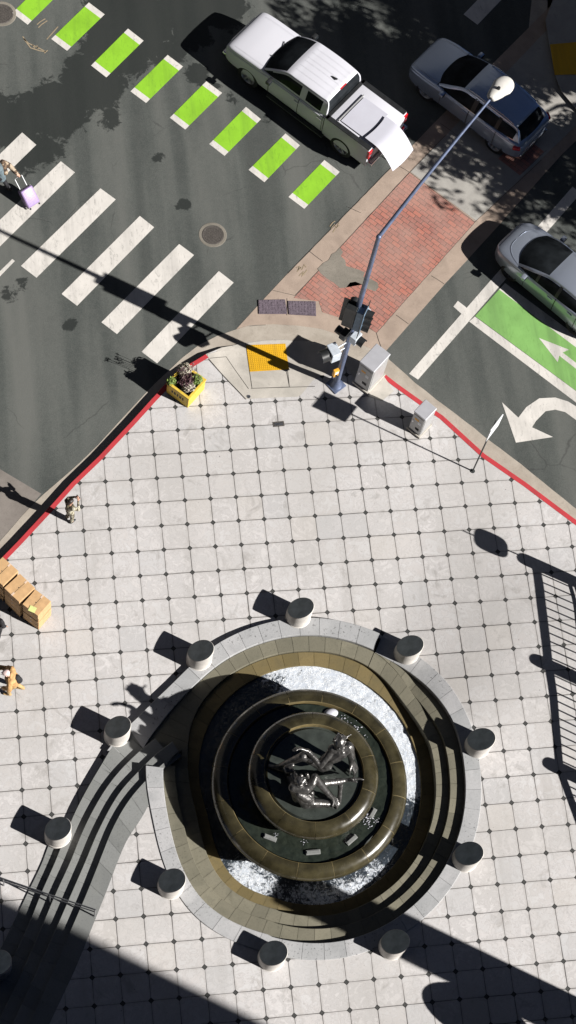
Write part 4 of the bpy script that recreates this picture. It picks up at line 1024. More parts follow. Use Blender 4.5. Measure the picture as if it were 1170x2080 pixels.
# ---------------------------------------------------------------- fence, sign and trees just outside the picture on the right
fp = []
for q in [(1068, 1137), (1093, 1342), (1118, 1552), (1190, 1750)]:
    s0 = at(*q, .3); zt = rise(s0.x, s0.y); s0 = at(*q, zt); hp_ = 1.5
    g = s0 - SH * (hp_ / SUN_TAN - .17); zb = rise(g.x, g.y); g = s0 - SH * ((hp_ + zb - zt) / SUN_TAN - .17); fp.append(Vector((g.x, g.y, zb)))
fe = empty('boundary_fence', tuple(fp[0]), 0, 'dark railing with round pillars along the right edge, seen by its shadow', 'fence')
FOo = fp[0].copy()
for i, g in enumerate(fp):
    q = g - FOo; MB().lathe([(0, 1.5), (.10, 1.49), (.17, 1.44), (.19, 1.36), (.19, -.3)], 28, tuple(q)).build('pillar', 'bollard', fe, smooth=40)
for a, b in zip(fp, fp[1:]):
    a3, b3 = a - FOo, b - FOo; L = (b3 - a3).length; c = (a3 + b3) / 2
    def bar(z0, z1, w):
        mb = MB(); n = Vector((-(b3 - a3).y, (b3 - a3).x, 0)).normalized() * w / 2; vs = []
        for p in (a3, b3):
            for s_ in (1, -1): vs += [p + n * s_ + Vector((0, 0, z0)), p + n * s_ + Vector((0, 0, z1))]
        return mb.add(vs, [[0, 1, 5, 4], [2, 6, 7, 3], [1, 3, 7, 5], [0, 4, 6, 2], [0, 2, 3, 1], [4, 5, 7, 6]])
    bar(1.14, 1.25, .10).build('top_rail', 'railpaint', fe); bar(.50, .56, .05).build('bottom_rail', 'railpaint', fe); bar(-.3, .36, .24).build('low_wall', 'coping', fe)
    mb = MB(); nb = 12
    for k in range(1, nb): q = a3.lerp(b3, k / nb); mb.tube([q + Vector((0, 0, .52)), q + Vector((0, 0, 1.16))], .024, 6)
    mb.build('balusters', 'railpaint', fe)
zs = 2.5; s0 = at(1001, 1106, .05); g = s0 - SH * ((zs - .05 - .1) / SUN_TAN)
s2 = empty('sign_post', (g.x, g.y, .2), 0, 'slim post with a rounded sign outside the right edge, seen by its shadow', 'sign')
MB().tube([(0, 0, -.1), (0, 0, zs + .35)], .022, 8).build('post', 'railpaint', s2, smooth=60)
mb = MB(); pl = []
for k in range(40):
    a = 2 * math.pi * k / 40; cx, sy = math.cos(a), math.sin(a); pl.append((.33 * math.copysign(abs(cx) ** .6, cx), .33 * math.copysign(abs(sy) ** .6, sy)))
mb.prism(pl, -.006, .006); mb.v = [(v[0] * math.cos(R_(75)), v[0] * math.sin(R_(75)), zs - .2 + v[1]) if False else (v[0] * math.cos(R_(75)) - v[2] * math.sin(R_(75)), v[0] * math.sin(R_(75)) + v[2] * math.cos(R_(75)), zs - .2 + v[1]) for v in mb.v]
mb.build('sign_plate', 'signface', s2)
def tree(x, y, h, rad, lab, nl=2600, zb=ROAD):
    e = empty('street_tree', (x, y, zb), 0, lab, 'tree', 'street trees beyond the right edge')
    mb = MB(); mb.tube([(0, 0, 0), (.08, .05, h * .25), (.02, .12, h * .5), (0, 0, h * .8)], [.22, .17, .13, .05], 12); tips = []
    for k in range(11):
        a = k * 2.4; z = h * (.38 + .04 * k); t = Vector((math.cos(a) * rad * random.uniform(.5, .85), math.sin(a) * rad * random.uniform(.5, .85), z + h * random.uniform(.1, .25))); tips.append(t)
        mb.tube([(0, .05, z), Vector((0, .05, z)).lerp(t, .5) + Vector((0, 0, .15)), t], [.09, .06, .02], 8)
    mb.build('trunk', 'bark', e, smooth=60)
    mb = MB()
    for t in tips + [Vector((0, 0, h * .9))]:
        for q in range(5):
            c = t + Vector((random.gauss(0, .5), random.gauss(0, .5), random.gauss(0, .35))); leaf_clump(mb, nl // 60, c, (.55, .55, .4), .12)
    mb.build('crown', 'leaft', e)
def tree_sh(px, py, h, rad, lab, nl):
    q = at(px, py, ROAD) - SH * (h * .78 / SUN_TAN); tree(q.x, q.y, h, rad, lab, nl)
tree_sh(775, 140, 8.5, 1.9, 'leafy street tree shading the road beside the tail of the pickup', 7500)
tree_sh(870, 175, 9.0, 2.1, 'dense street tree shading the bonnet of the silver-blue crossover', 7500)
tree_sh(950, 95, 9.5, 2.2, 'tall street tree shading the roof of the silver-blue crossover', 7000)
tree_sh(1115, 400, 8.0, 2.0, 'street tree dappling the road above the rounded hatchback', 2600)
tree_sh(1200, 345, 8.6, 1.8, 'street tree shading the road behind the silver-blue crossover', 3600)
tree_sh(985, 325, 7.4, 1.1, 'small street tree dappling the pale slab of the median', 1100)
# ---------------------------------------------------------------- buildings around the crossing (outside the picture, they shade it)
def building(x0, y0, L, W, h, rz, m, lab):
    e = empty('office_building', (x0, y0, ROAD), rz, lab, 'building')
    MB().box((L / 2, W / 2, h / 2), (L, W, h)).build('wall', m, e); MB().box((L / 2, W / 2, h + .5), (L + .6, W + .6, 1.0)).build('parapet', 'bollard_top', e)
    MB().box((L / 2, W / 2, h + 2.2), (L * .3, W * .4, 2.6), bev=.1).build('roof_plant', 'cabinet', e)
    MB().box((L / 2, -.2, 2.2), (L * .96, .5, .5)).build('canopy', 'railpaint', e)
# south block: its east corner throws the big soft-edged shadow at the lower left
q = Vector(at2(300, 1962, .5)); k = (-31.5 - q.y) / -SH.y; cor = q - SH.xy * k
building(cor.x - 62, -31.5 - 26, 62, 26, 78, 0, 'build1', 'tall dark office block south of the plaza, shading its lower left corner')
# tower whose narrow shadow crosses the right of the fountain
# north-east block along the street
e1 = Vector(at2(560, -95, ROAD)); e2 = Vector(at2(1165, 175, ROAD)); dd = (e2 - e1).normalized(); hB = 42
ang = math.atan2(dd.y, dd.x); nn = Vector((-dd.y, dd.x)); 
off = hB / SUN_TAN * abs(SH.x * nn.x + SH.y * nn.y)
sgn = 1 if SH.xy.dot(nn) < 0 else -1
st0 = e1 + nn * sgn * off - dd * 22
st0 = st0 + dd * 58
building(st0.x, st0.y, 80, 22, hB, ang, 'build2', 'long grey block across the street, shading the top right of the crossing')
building(-60, -20, 24, 70, 60, 0, 'build1', 'tall dark block west of the crossing, left of the picture')  # added out of view so less sky light fills the shadows
building(-30, 48, 60, 25, 55, 0, 'build2', 'tall grey block north of the crossing, above the picture')  # another added unseen block, holding back sky fill from the north
# slender stone obelisk: broad diagonal shadow at the lower right
ua = Vector(at2(1165, 2020, .57)); ub = Vector(at2(1005, 2043, .57)); ptip = Vector(at2(655, 1824, .0))
perp = Vector((-SH.y, SH.x)); wid = abs((ua - ub).dot(perp))
mid = (ua.dot(perp) + ub.dot(perp)) / 2; tt = (ptip.dot(SH.xy)); base = perp * mid + SH.xy * (tt - 13.5)
hp = 13.5 * SUN_TAN
e = empty('stone_pillar', (base.x, base.y, .5), SUN_AZ, 'tall stone pillar outside the lower right corner, throwing the broad diagonal shadow', 'pillar')
MB().box((0, 0, .3), (wid + .25, wid + .05, .6), bev=.03).build('plinth', 'coping', e)
MB().box((0, 0, hp / 2), (wid * .8, wid, hp), bev=.03, taper=.96).build('shaft', 'coping', e)
zc = 3.2; g = at(962, 2062, .57) - SH * ((zc - .57) / SUN_TAN)  # added unseen canopy, flattened so its cast shadow becomes a lens
ue = empty('added_awning', (g.x, g.y, .57), SUN_AZ, 'narrow rounded awning outside the lower right corner, seen by its lens-shaped shadow', 'awning')
MB().tube([(0, 0, 0), (0, 0, zc - .6)], .04, 10).build('post', 'steel', ue, smooth=60)
mb = MB().lathe([(0, zc - .52), (.9, zc - .55), (1.6, zc - .62), (1.62, zc - .66), (0, zc - .60)], 40); mb.v = [(v[0], v[1] * .42, v[2]) for v in mb.v]; mb.build('canopy', 'blackcloth', ue)
MB().lathe([(0, .08), (.32, .08), (.35, 0)], 24).build('base', 'coping', ue)
#@@PART3
# ================================================================ vehicles
def cr(p0, p1, p2, p3, t):
    return .5 * ((2 * p1) + (p2 - p0) * t + (2 * p0 - 5 * p1 + 4 * p2 - p3) * t * t + (3 * p1 - p0 - 3 * p2 + p3) * t**3)
class Surf:
    """half profiles (x, [(y,z)...]) from side to centre, mirrored and smoothly interpolated"""
    def __init__(s, st):
        s.g = []
        for x, prof in st:
            row = [Vector((x + (q[2] if len(q) > 2 else 0), q[0], q[1])) for q in prof]
            row = row + [Vector((v.x, -v.y, v.z)) for v in row[-2::-1]] if abs(row[-1].y) < 1e-6 else row + [Vector((v.x, -v.y, v.z)) for v in row[::-1]]
            s.g.append(row)
        s.nu = len(s.g) - 1; s.nv = len(s.g[0]) - 1
    def row(s, i, v):
        r = s.g[max(0, min(s.nu, i))]; j = min(int(v), s.nv - 1); t = v - j
        g = lambda k: r[max(0, min(s.nv, k))]
        return cr(g(j - 1), g(j), g(j + 1), g(j + 2), t)
    def at(s, u, v):
        i = min(int(u), s.nu - 1); t = u - i
        return cr(s.row(i - 1, v), s.row(i, v), s.row(i + 1, v), s.row(i + 2, v), t)
    def normal(s, u, v):
        e = .02; a = s.at(min(s.nu, u + e), v) - s.at(max(0, u - e), v); b = s.at(u, min(s.nv, v + e)) - s.at(u, max(0, v - e))
        n = a.cross(b)
        if n.length < 1e-9: return Vector((0, 0, 1))
        n.normalize(); p = s.at(u, v)
        if n.dot(Vector((0, p.y, p.z - .6))) < 0: n = -n
        return n
    def patch(s, u0, u1, v0, v1, nu, nv, off=0.0, fu=None):
        mb = MB(); vs = []
        for i in range(nu + 1):
            for j in range(nv + 1):
                v = v0 + (v1 - v0) * j / nv; a, b = (u0, u1) if not fu else fu(v)
                u = a + (b - a) * i / nu; p = s.at(u, v)
                if off: p = p + s.normal(u, v) * off
                vs.append(p)
        mb.add(vs, [[i * (nv + 1) + j, (i + 1) * (nv + 1) + j, (i + 1) * (nv + 1) + j + 1, i * (nv + 1) + j + 1] for i in range(nu) for j in range(nv)])
        return mb
def closed_body(st, zb, nu=6, nv=5):
    S = Surf(st); NU, NV = S.nu * nu, S.nv * nv; vs = []; m = NV + 1
    for i in range(NU + 1):
        for j in range(NV + 1): vs.append(S.at(i / nu, j / nv))
    fs = [[i * m + j, (i + 1) * m + j, (i + 1) * m + j + 1, i * m + j + 1] for i in range(NU) for j in range(NV)]
    fs += [[i * m + NV, (i + 1) * m + NV, (i + 1) * m, i * m] for i in range(NU)]
    fs.append([j for j in range(m)][::-1]); fs.append([NU * m + j for j in range(m)])
    return MB().add(vs, fs, 0)
def cyl_y(x, y0, y1, z, r, n=40):
    mb = MB(); vs = []
    for yy in (y0, y1):
        for k in range(n): a = 2 * math.pi * k / n; vs.append((x + r * math.cos(a), yy, z + r * math.sin(a)))
    mb.add(vs, [[k, (k + 1) % n, n + (k + 1) % n, n + k] for k in range(n)] + [list(range(n))[::-1], [n + k for k in range(n)]])
    return mb
def fixn(o):
    bm = bmesh.new(); bm.from_mesh(o.data); bmesh.ops.recalc_face_normals(bm, faces=bm.faces[:]); bm.to_mesh(o.data); bm.free()
def wheel(par, x, y, r, w, rimm, spokes, side):
    e = empty('wheel', (x, y, r)); e.parent = par
    t = MB(); t.lathe([(r * .66, -w / 2 + .02), (r * .9, -w / 2), (r * .985, -w / 2 + .03), (r, -w / 4), (r, w / 4), (r * .985, w / 2 - .03), (r * .9, w / 2), (r * .66, w / 2 - .02)], 40)
    for k in range(40):
        a = 2 * math.pi * k / 40; t.box((r * math.cos(a), r * math.sin(a), 0), (.012, .02, w * .8), a)
    t.v = [(v[0], v[2] * side, v[1]) for v in t.v]; t.build('tyre', 'tyre', e, smooth=40)
    m = MB(); f = w / 2 - .035; m.lathe([(r * .60, -w / 2 + .03), (r * .60, f - .05), (r * .66, f), (r * .70, f + .005)], 36); m.lathe([(0, f + .0), (r * .12, f + .0), (r * .14, f - .04)], 20)
    for k in range(spokes):
        a = 2 * math.pi * k / spokes
        for da in (-.13, .13):
            c, s_ = math.cos(a + da * .5), math.sin(a + da * .5); m.box((r * .36 * c, r * .36 * s_, f - .015), (r * .56, r * .075, .028), a + da, bev=.006)
    m.v = [(v[0], v[2] * side, v[1]) for v in m.v]; m.build('rim', rimm, e, smooth=35)
    k_ = MB().lathe([(0, f - .11), (r * .5, f - .11)], 24); k_.v = [(v[0], v[2] * side, v[1]) for v in k_.v]; k_.build('brake_disc', 'darkrim', e)
def arch_cut(o, xs_, r, hw, z, depth=.32):
    cs = []
    for x in xs_:
        for s_ in (1, -1):
            cs.append(cyl_y(x, s_ * (hw - depth), s_ * (hw + .3), z, r).build('cut', 'black'))
    for c in cs: fixn(c)
    fixn(o); boolean(o, cs)
def bodyprof(w, zs, zm, zsh, zt, crown=.03, ti=.90):
    return [(w * .90, zs), (w * .97, zs + .06), (w, zm), (w * .985, zsh - .06), (w * .955, zsh), (w * ti, zt + (zsh - zt) * .15), (w * .55, zt + crown * .6), (0, zt + crown)]
def ghprof(wb, zb, wt, zt, crown=.03):
    return [(wb, zb), (wb + (wt - wb) * .45, zb + (zt - zb) * .5), (wt, zt - .07), (wt * .93, zt - .01), (wt * .5, zt + crown * .75), (0, zt + crown)]
def mirror_part(e, x, y, z, m):
    for s_ in (1, -1):
        o = MB().box((x, s_ * y, z), (.16, .20, .15), bev=.035).box((x + .03, s_ * (y - .13), z - .04), (.08, .14, .05), bev=.01).build('wing_mirror', m, e, smooth=40)
        MB().box((x - .082, s_ * y, z), (.004, .16, .12)).build('mirror_glass', 'glass', o)
def handles(e, lst, m='chrome'):
    for x, y, z in lst:
        for s_ in (1, -1): MB().box((x, s_ * y, z), (.20, .035, .03), bev=.008).build('door_handle', m, e)
def seam(S, us, v0, v1, e, name='door_gap'):
    for u in us:
        for (a, b) in ((v0, v1), (S.nv - v1, S.nv - v0)):
            S.patch(u - .02, u + .02, a, b, 1, 24, .003).build(name, 'black', e)

# ---------------------------------------------------------------- white pickup
HT = R_(134.4)
def veh_origin(fpx, rpx, zc, xf, xr, y, head):
    """origin of a vehicle from the image position of its left wheels"""
    a, b = at(*fpx, zc), at(*rpx, zc); m = (a + b) / 2; xm = (xf + xr) / 2
    c = Vector((math.cos(head), math.sin(head))); l = Vector((-c.y, c.x)); return Vector((m.x, m.y)) - c * xm - l * y
xf, xr = 1.93, -1.93
og = veh_origin((497, 157), (696, 303), ROAD + .40, xf, xr, 1.0, HT)
tr = empty('pickup_truck', (og.x, og.y, ROAD), HT, 'white crew cab pickup truck carrying white sheets in its open bed', 'pickup truck')
st = [(2.98, bodyprof(.84, .52, .70, .98, 1.02, .02)), (2.92, bodyprof(.93, .46, .72, 1.04, 1.12, .03)), (2.72, bodyprof(.985, .42, .78, 1.08, 1.19, .05)), (2.3, bodyprof(1.0, .42, .80, 1.10, 1.235, .06)), (1.9, bodyprof(1.0, .42, .8, 1.12, 1.255, .06)), (1.5, bodyprof(1.0, .42, .8, 1.15, 1.27, .05)), (1.32, bodyprof(1.0, .42, .8, 1.17, 1.27, .03)), (.6, bodyprof(1.0, .42, .8, 1.19, 1.25, .0)), (0, bodyprof(1.0, .42, .8, 1.20, 1.25, .0)), (-.6, bodyprof(1.0, .42, .8, 1.21, 1.26, .0)), (-1.12, bodyprof(.995, .42, .8, 1.22, 1.27, .0))]
o = closed_body(st, .4).build('body', 'carwhite', tr); arch_cut(o, [xf], .55, 1.0, .42)
for p in o.data.polygons: p.use_smooth = True
o.data.set_sharp_from_angle(angle=R_(32)); tb = o
SB = Surf(st)
seam(SB, [6.35, 8.15, 9.85], .8, 4.6, tb); 
# hood lines, cowl
for v0 in (5.35, 8.45): SB.patch(2.1, 5.6, v0, v0 + .03, 30, 1, .006).build('hood_crease', 'carwhite', tb)
SB.patch(1.15, 1.22, 5.1, 8.9, 1, 30, .003).build('hood_gap', 'black', tb); SB.patch(5.55, 6.0, 5.0, 9.0, 4, 20, .004).build('cowl_vent', 'black', tb)
gh = [(1.42, [(.90, 1.23), (.90, 1.235), (.88, 1.245), (.82, 1.27, .04), (.45, 1.30, .12), (0, 1.31, .15)]), (1.05, [(.91, 1.23), (.89, 1.36), (.86, 1.52), (.79, 1.56, .02), (.42, 1.60, .08), (0, 1.61, .10)]), (.62, ghprof(.91, 1.24, .80, 1.83, .03)), (.25, ghprof(.915, 1.25, .80, 1.875, .035)), (-.3, ghprof(.915, 1.26, .80, 1.895, .035)), (-.75, ghprof(.915, 1.26, .79, 1.885, .03)), (-1.0, ghprof(.905, 1.26, .78, 1.855, .02)), (-1.10, [(.90, 1.26), (.88, 1.40), (.84, 1.60), (.78, 1.64), (.4, 1.66), (0, 1.67)]), (-1.13, [(.90, 1.26), (.895, 1.262), (.88, 1.265), (.82, 1.27), (.4, 1.27), (0, 1.27)])]
G_ = Surf(gh)
G_.patch(.04, 1.9, 3.0, 7.0, 16, 24).build('windshield', 'glass', tr, smooth=60)
for (a, b) in ((2, 3), (7, 8)): G_.patch(0, 1.9, a, b, 16, 4).build('pillar', 'carwhite', tr, smooth=60)
o = G_.patch(1.9, 6.15, 2, 8, 40, 36).build('roof', 'carwhite', tr, smooth=60)
for v0 in (3.7, 4.25, 4.8, 5.2, 5.75, 6.3): G_.patch(2.4, 5.8, v0 - .02, v0 + .02, 20, 1, .006).build('roof_rib', 'carwhite', o, smooth=60)
G_.patch(6.15, 7.85, 3.0, 7.0, 12, 20).build('rear_window', 'glass', tr, smooth=60)
for (a, b) in ((2, 3), (7, 8)): G_.patch(6.15, 8, a, b, 12, 4).build('pillar', 'carwhite', tr, smooth=60)
for (a, b) in ((0, 2), (8, 10)):
    G_.patch(0, 8, a, b, 40, 8).build('side_window', 'glass', tr, smooth=60)
    for u0, u1 in ((3.55, 3.95), (5.45, 8)): G_.patch(u0, u1, a, b, 6, 8, .006).build('pillar', 'carwhite', tr, smooth=60)
    lo = (0, .28) if a == 0 else (9.72, 10); G_.patch(.4, 7, lo[0], lo[1], 30, 2, .008).build('window_sill', 'carwhite', tr, smooth=60)
    hi = (1.72, 2.0) if a == 0 else (8.0, 8.28); G_.patch(.9, 6.6, hi[0], hi[1], 30, 2, .008).build('window_frame', 'carwhite', tr, smooth=60)
MB().box((-1.0, 0, 1.86), (.07, .30, .035), bev=.01).build('brake_lamp', 'redlight', tr)
# bed
bd_ = MB().box((-2.04, 0, .86), (1.80, 1.98, .92), bev=.03).build('bed', 'carwhite', tr); fixn(bd_)
cut = MB().box((-2.04, 0, 1.25), (1.66, 1.66, .90)).build('cut', 'black'); cs = [cut]
for s_ in (1, -1): cs.append(cyl_y(xr, s_ * .66, s_ * 1.3, .42, .55).build('cut', 'black'))
for c_ in cs: fixn(c_)
boolean(bd_, cs)
for p in bd_.data.polygons: p.use_smooth = True
bd_.data.set_sharp_from_angle(angle=R_(30))
mb = MB().box((-2.04, 0, .812), (1.64, 1.64, .012))
for k in range(11): mb.box((-2.04, -.75 + .15 * k, .82), (1.62, .06, .016))
for s_ in (1, -1): mb.box((-2.04, s_ * .822, 1.05), (1.64, .012, .46)); mb.box((xr, s_ * .72, .94), (.9, .2, .24), bev=.04)
mb.box((-1.217, 0, 1.05), (.012, 1.64, .46)).build('bed_liner', 'liner', tr)
for s_ in (1, -1): MB().box((-2.04, s_ * .905, 1.33), (1.78, .17, .035), bev=.012).build('bed_rail_cap', 'black', tr)
MB().box((-1.2, 0, 1.33), (.12, 1.98, .035), bev=.01).build('bed_rail_cap', 'black', tr)
for s_ in (1, -1):
    o = MB().box((-2.94, s_ * .91, 1.06), (.10, .19, .40), bev=.025).build('tail_light', 'redlight', tr); MB().box((-2.985, s_ * .91, 1.02), (.012, .12, .08)).build('reverse_lamp', 'headlight', o)
    o = MB().box((2.90, s_ * .74, .96), (.16, .30, .17), bev=.04).build('headlight', 'headlight', tr)
tg = MB().box((-2.965, 0, 1.06), (.07, 1.62, .44), bev=.015).build('tailgate', 'carwhite', tr); MB().box((-3.003, 0, 1.15), (.012, .3, .07)).build('handle', 'black', tg)
MB().box((-3.03, 0, .60), (.22, 1.94, .19), bev=.04).build('rear_bumper', 'chrome', tr); MB().box((3.0, 0, .55), (.16, 1.84, .24), bev=.05).build('front_bumper', 'chrome', tr)
MB().box((2.985, 0, .88), (.06, 1.2, .30), bev=.02).box((3.02, 0, .88), (.02, 1.16, .03)).build('grille', 'chrome', tr)
MB().box((-.1, 1.04, .42), (2.3, .16, .06), bev=.02).build('running_board', 'black', tr); MB().box((-.1, -1.04, .42), (2.3, .16, .06), bev=.02).build('running_board', 'black', tr)
MB().box((0, 0, .36), (5.4, 1.3, .22)).build('chassis', 'black', tr)
mirror_part(tr, 1.0, 1.17, 1.32, 'black'); handles(tr, [(-.02, 1.0, 1.08), (-.95, .995, 1.09)])
for x in (xf, xr):
    for s_ in (1, -1): wheel(tr, x, s_ * .865, .42, .28, 'rim', 6, s_)
for s_ in (1, -1): MB().tube([(1.6, s_ * .35, 1.335), (1.3, s_ * .1 + .25, 1.40)], .012, 6).build('wiper', 'black', tr)
MB().tube([(-.55, .0, 1.93), (-.75, .0, 1.98)], .03, 8).build('roof_antenna', 'black', tr)
# white sheets carried in the bed
def tl(px, py, z): # world -> truck local
    p = at(px, py, z) - Vector((og.x, og.y, ROAD)); return Matrix.Rotation(-HT, 3, 'Z') @ p
def sheet_obj(name, rows, th, label, cat):
    mb = MB(); n = len(rows); m = len(rows[0]); vs = [v for r in rows for v in r] + [v - Vector((0, 0, th)) for r in rows for v in r]; o_ = n * m; fs = []
    for i in range(n - 1):
        for j in range(m - 1): a = i * m + j; fs += [[a, a + 1, a + m + 1, a + m], [o_ + a, o_ + a + m, o_ + a + m + 1, o_ + a + 1]]
    for j in range(m - 1): fs += [[j, o_ + j, o_ + j + 1, j + 1], [(n - 1) * m + j, (n - 1) * m + j + 1, o_ + (n - 1) * m + j + 1, o_ + (n - 1) * m + j]]
    for i in range(n - 1): fs += [[i * m, (i + 1) * m, o_ + (i + 1) * m, o_ + i * m], [i * m + m - 1, o_ + i * m + m - 1, o_ + (i + 1) * m + m - 1, (i + 1) * m + m - 1]]
    mb.add(vs, fs); mb.v = [tuple((Matrix.Rotation(HT, 3, 'Z') @ Vector(v)) + Vector((og.x, og.y, ROAD))) for v in mb.v]
    o = mb.build(name, 'panel'); 
    fixn(o)
    for p in o.data.polygons: p.use_smooth = True
    o.data.set_sharp_from_angle(angle=R_(35)); return tag(o, label, cat)
z1 = ROAD + 1.38
q = [tl(691.5, 243.7, z1), tl(740.7, 198.5, z1), tl(788, 230, z1), tl(742.6, 281, z1)]
x0, x1 = (q[0].x + q[1].x) / 2, (q[2].x + q[3].x) / 2; ya, yb = (q[0].y + q[3].y) / 2, (q[1].y + q[2].y) / 2
rows = [[Vector((x0 + (x1 - x0) * i / 6, ya + (yb - ya) * j / 8, 1.36 + .03 * math.sin(math.pi * j / 8) + .01 * i / 6)) for j in range(9)] for i in range(7)]
sheet_obj('white_sheet', rows, .015, 'flat white sheet lying across the open bed of the white pickup', 'sheet')
rows = []; xe = tl(805, 336, ROAD + 1.0).x
for i in range(19):
    f_ = i / 18; x = x1 - .02 + (min(xe, -3.45) - x1 + .02) * f_; z = 1.44 - .62 * max(0, (f_ - .28) / .72)**1.9 + .02
    rows.append([Vector((x - .05 * math.sin(math.pi * j / 8), ya + .03 + (yb - ya + .12) * j / 8, z + .02 * math.sin(math.pi * j / 8) - .06 * (j == 8) * 0)) for j in range(9)])
sheet_obj('white_sheet', rows, .015, 'curved white sheet drooping over the tailgate of the white pickup', 'sheet')
mb = MB().box((x0 + .06, (ya + yb) / 2, 1.25), (.04, abs(yb - ya) + .1, .26), bev=.006); mb.v = [tuple((Matrix.Rotation(HT, 3, 'Z') @ Vector(v)) + Vector((og.x, og.y, ROAD))) for v in mb.v]
tag(mb.build('metal_board', 'cabinet'), 'thin grey board standing on edge across the bed of the white pickup', 'board')
p_ = [Matrix.Rotation(HT, 3, 'Z') @ Vector((-3.2 + .32 * math.cos(a / 12 * 6.28) * 1.1, ya * .55 - .25 + .30 * math.sin(a / 12 * 6.28), .62 + .05 * math.sin(a))) + Vector((og.x, og.y, ROAD)) for a in range(13)]
tag(MB().tube(p_, .016, 8).build('rubber_hose', 'black', smooth=60), 'black hose looped below the drooping white sheet behind the pickup', 'hose')

# ---------------------------------------------------------------- cars
def car(name, org, head, L, W, st, gh, xf, xr, wr, paint, label, cat, roofu, pillars, rimm, spokes, arch, roofdark=False, zw=None, archw=None):
    e = empty(name, (org.x, org.y, ROAD), head, label, cat)
    b = closed_body(st, .3).build('body', paint, e); arch_cut(b, [xf, xr], arch, W / 2, wr, .26)
    for p in b.data.polygons: p.use_smooth = True
    b.data.set_sharp_from_angle(angle=R_(35))
    S = Surf(st); G_ = Surf(gh); r0, r1 = roofu; NU = G_.nu
    G_.patch(.03, r0, 3.0, 7.0, 18, 24).build('windshield', 'glass', e, smooth=60)
    for (a, c_) in ((2, 3), (7, 8)): G_.patch(0, r0, a, c_, 16, 4).build('pillar', paint, e, smooth=60)
    rf = G_.patch(r0, r1, 2, 8, 40, 36).build('roof', paint, e, smooth=60)
    G_.patch(r1, NU - .1, 3.0, 7.0, 14, 20).build('rear_window', 'glass', e, smooth=60)
    for (a, c_) in ((2, 3), (7, 8)): G_.patch(r1, NU, a, c_, 12, 4).build('pillar', paint, e, smooth=60)
    for (a, c_) in ((0, 2), (8, 10)):
        G_.patch(0, NU, a, c_, 48, 8).build('side_window', 'glass', e, smooth=60)
        for u0, u1, mm in pillars: G_.patch(u0, u1, a, c_, 8, 8, .006).build('pillar', mm or paint, e, smooth=60)
        lo = (0, .14) if a == 0 else (9.86, 10); G_.patch(.1, NU, lo[0], lo[1], 30, 2, .008).build('window_trim', 'chrome' if cat != 'hatchback' else paint, e, smooth=60)
        hi = (1.80, 2.0) if a == 0 else (8.0, 8.2); G_.patch(.5, NU - .3, hi[0], hi[1], 30, 2, .006).build('window_frame', paint, e, smooth=60)
    for x in (xf, xr):
        for s_ in (1, -1): wheel(e, x, s_ * (W / 2 - .13), wr, .24, rimm, spokes, s_)
    MB().box((0, 0, .27), (L * .82, W * .6, .18)).build('chassis', 'black', e)
    return e, b, S, G_, rf
# estate / crossover, silver blue
xf, xr = 1.45, -1.42; H2 = R_(133.5)
og2 = veh_origin((864, 186), (1001, 299), ROAD + .36, xf, xr, .92, H2)
st = [(2.33, bodyprof(.60, .40, .55, .72, .78, .02)), (2.27, bodyprof(.78, .34, .58, .82, .90, .03)), (2.08, bodyprof(.89, .30, .62, .90, .99, .05)), (1.7, bodyprof(.94, .28, .66, .95, 1.05, .06)), (1.3, bodyprof(.945, .28, .66, .98, 1.08, .06)), (1.0, bodyprof(.94, .28, .66, 1.0, 1.09, .04)), (.5, bodyprof(.93, .28, .66, 1.0, 1.05, .0)), (-.3, bodyprof(.93, .28, .66, 1.02, 1.06, .0)), (-1.1, bodyprof(.945, .28, .68, 1.05, 1.08, .0)), (-1.7, bodyprof(.935, .30, .70, 1.05, 1.09, .0)), (-2.1, bodyprof(.87, .34, .72, 1.02, 1.04, .02)), (-2.28, bodyprof(.78, .40, .70, .95, .98, .02)), (-2.34, bodyprof(.64, .46, .66, .84, .86, .01))]
gh = [(1.12, [(.84, 1.02), (.84, 1.03), (.83, 1.045), (.76, 1.07, .04), (.42, 1.11, .16), (0, 1.12, .20)]), (.72, [(.86, 1.02), (.83, 1.14), (.79, 1.28), (.71, 1.33, .02), (.38, 1.37, .10), (0, 1.38, .13)]), (.28, ghprof(.86, 1.02, .69, 1.58, .03)), (-.1, ghprof(.865, 1.03, .68, 1.63, .04)), (-.7, ghprof(.865, 1.04, .67, 1.63, .04)), (-1.35, ghprof(.84, 1.06, .65, 1.58, .03)), (-1.82, ghprof(.79, 1.08, .61, 1.50, .02)), (-2.0, [(.76, 1.07), (.72, 1.15), (.66, 1.28), (.58, 1.32), (.3, 1.34, -.03), (0, 1.34, -.04)]), (-2.14, [(.74, 1.03), (.73, 1.035), (.71, 1.04), (.62, 1.05), (.35, 1.05, -.05), (0, 1.05, -.07)])]
sv, sb, S2, G2, rf = car('station_wagon', og2, H2, 4.68, 1.88, st, gh, xf, xr, .36, 'carsilver', 'silver-blue crossover car half in shade behind the lamp head, its red tail light showing', 'crossover car', (2, 6.1), [(3.25, 3.5, 'black'), (4.75, 4.95, 'black'), (6.35, 8, None)], 'rim', 5, .42)
for v0 in (3.95, 4.5, 5.5, 6.05): G2.patch(2.6, 6, v0 - .02, v0 + .02, 20, 1, .008).build('roof_rib', 'carsilver', rf, smooth=60)
for s_ in (1, -1): MB().tube([(.15, s_ * .645, 1.63), (-.1, s_ * .64, 1.68), (-1.3, s_ * .61, 1.64), (-1.7, s_ * .59, 1.56)], .018, 8).build('roof_rail', 'chrome', sv, smooth=60)
for v0 in (5.3, 8.6): S2.patch(1.2, 4.8, v0, v0 + .04, 20, 1, .004).build('hood_crease', 'cabinet', sb, smooth=60)
S2.patch(4.55, 4.65, 5.0, 9.0, 1, 30, .003).build('hood_gap', 'black', sb); seam(S2, [5.3, 6.9, 8.35], .9, 4.4, sb)
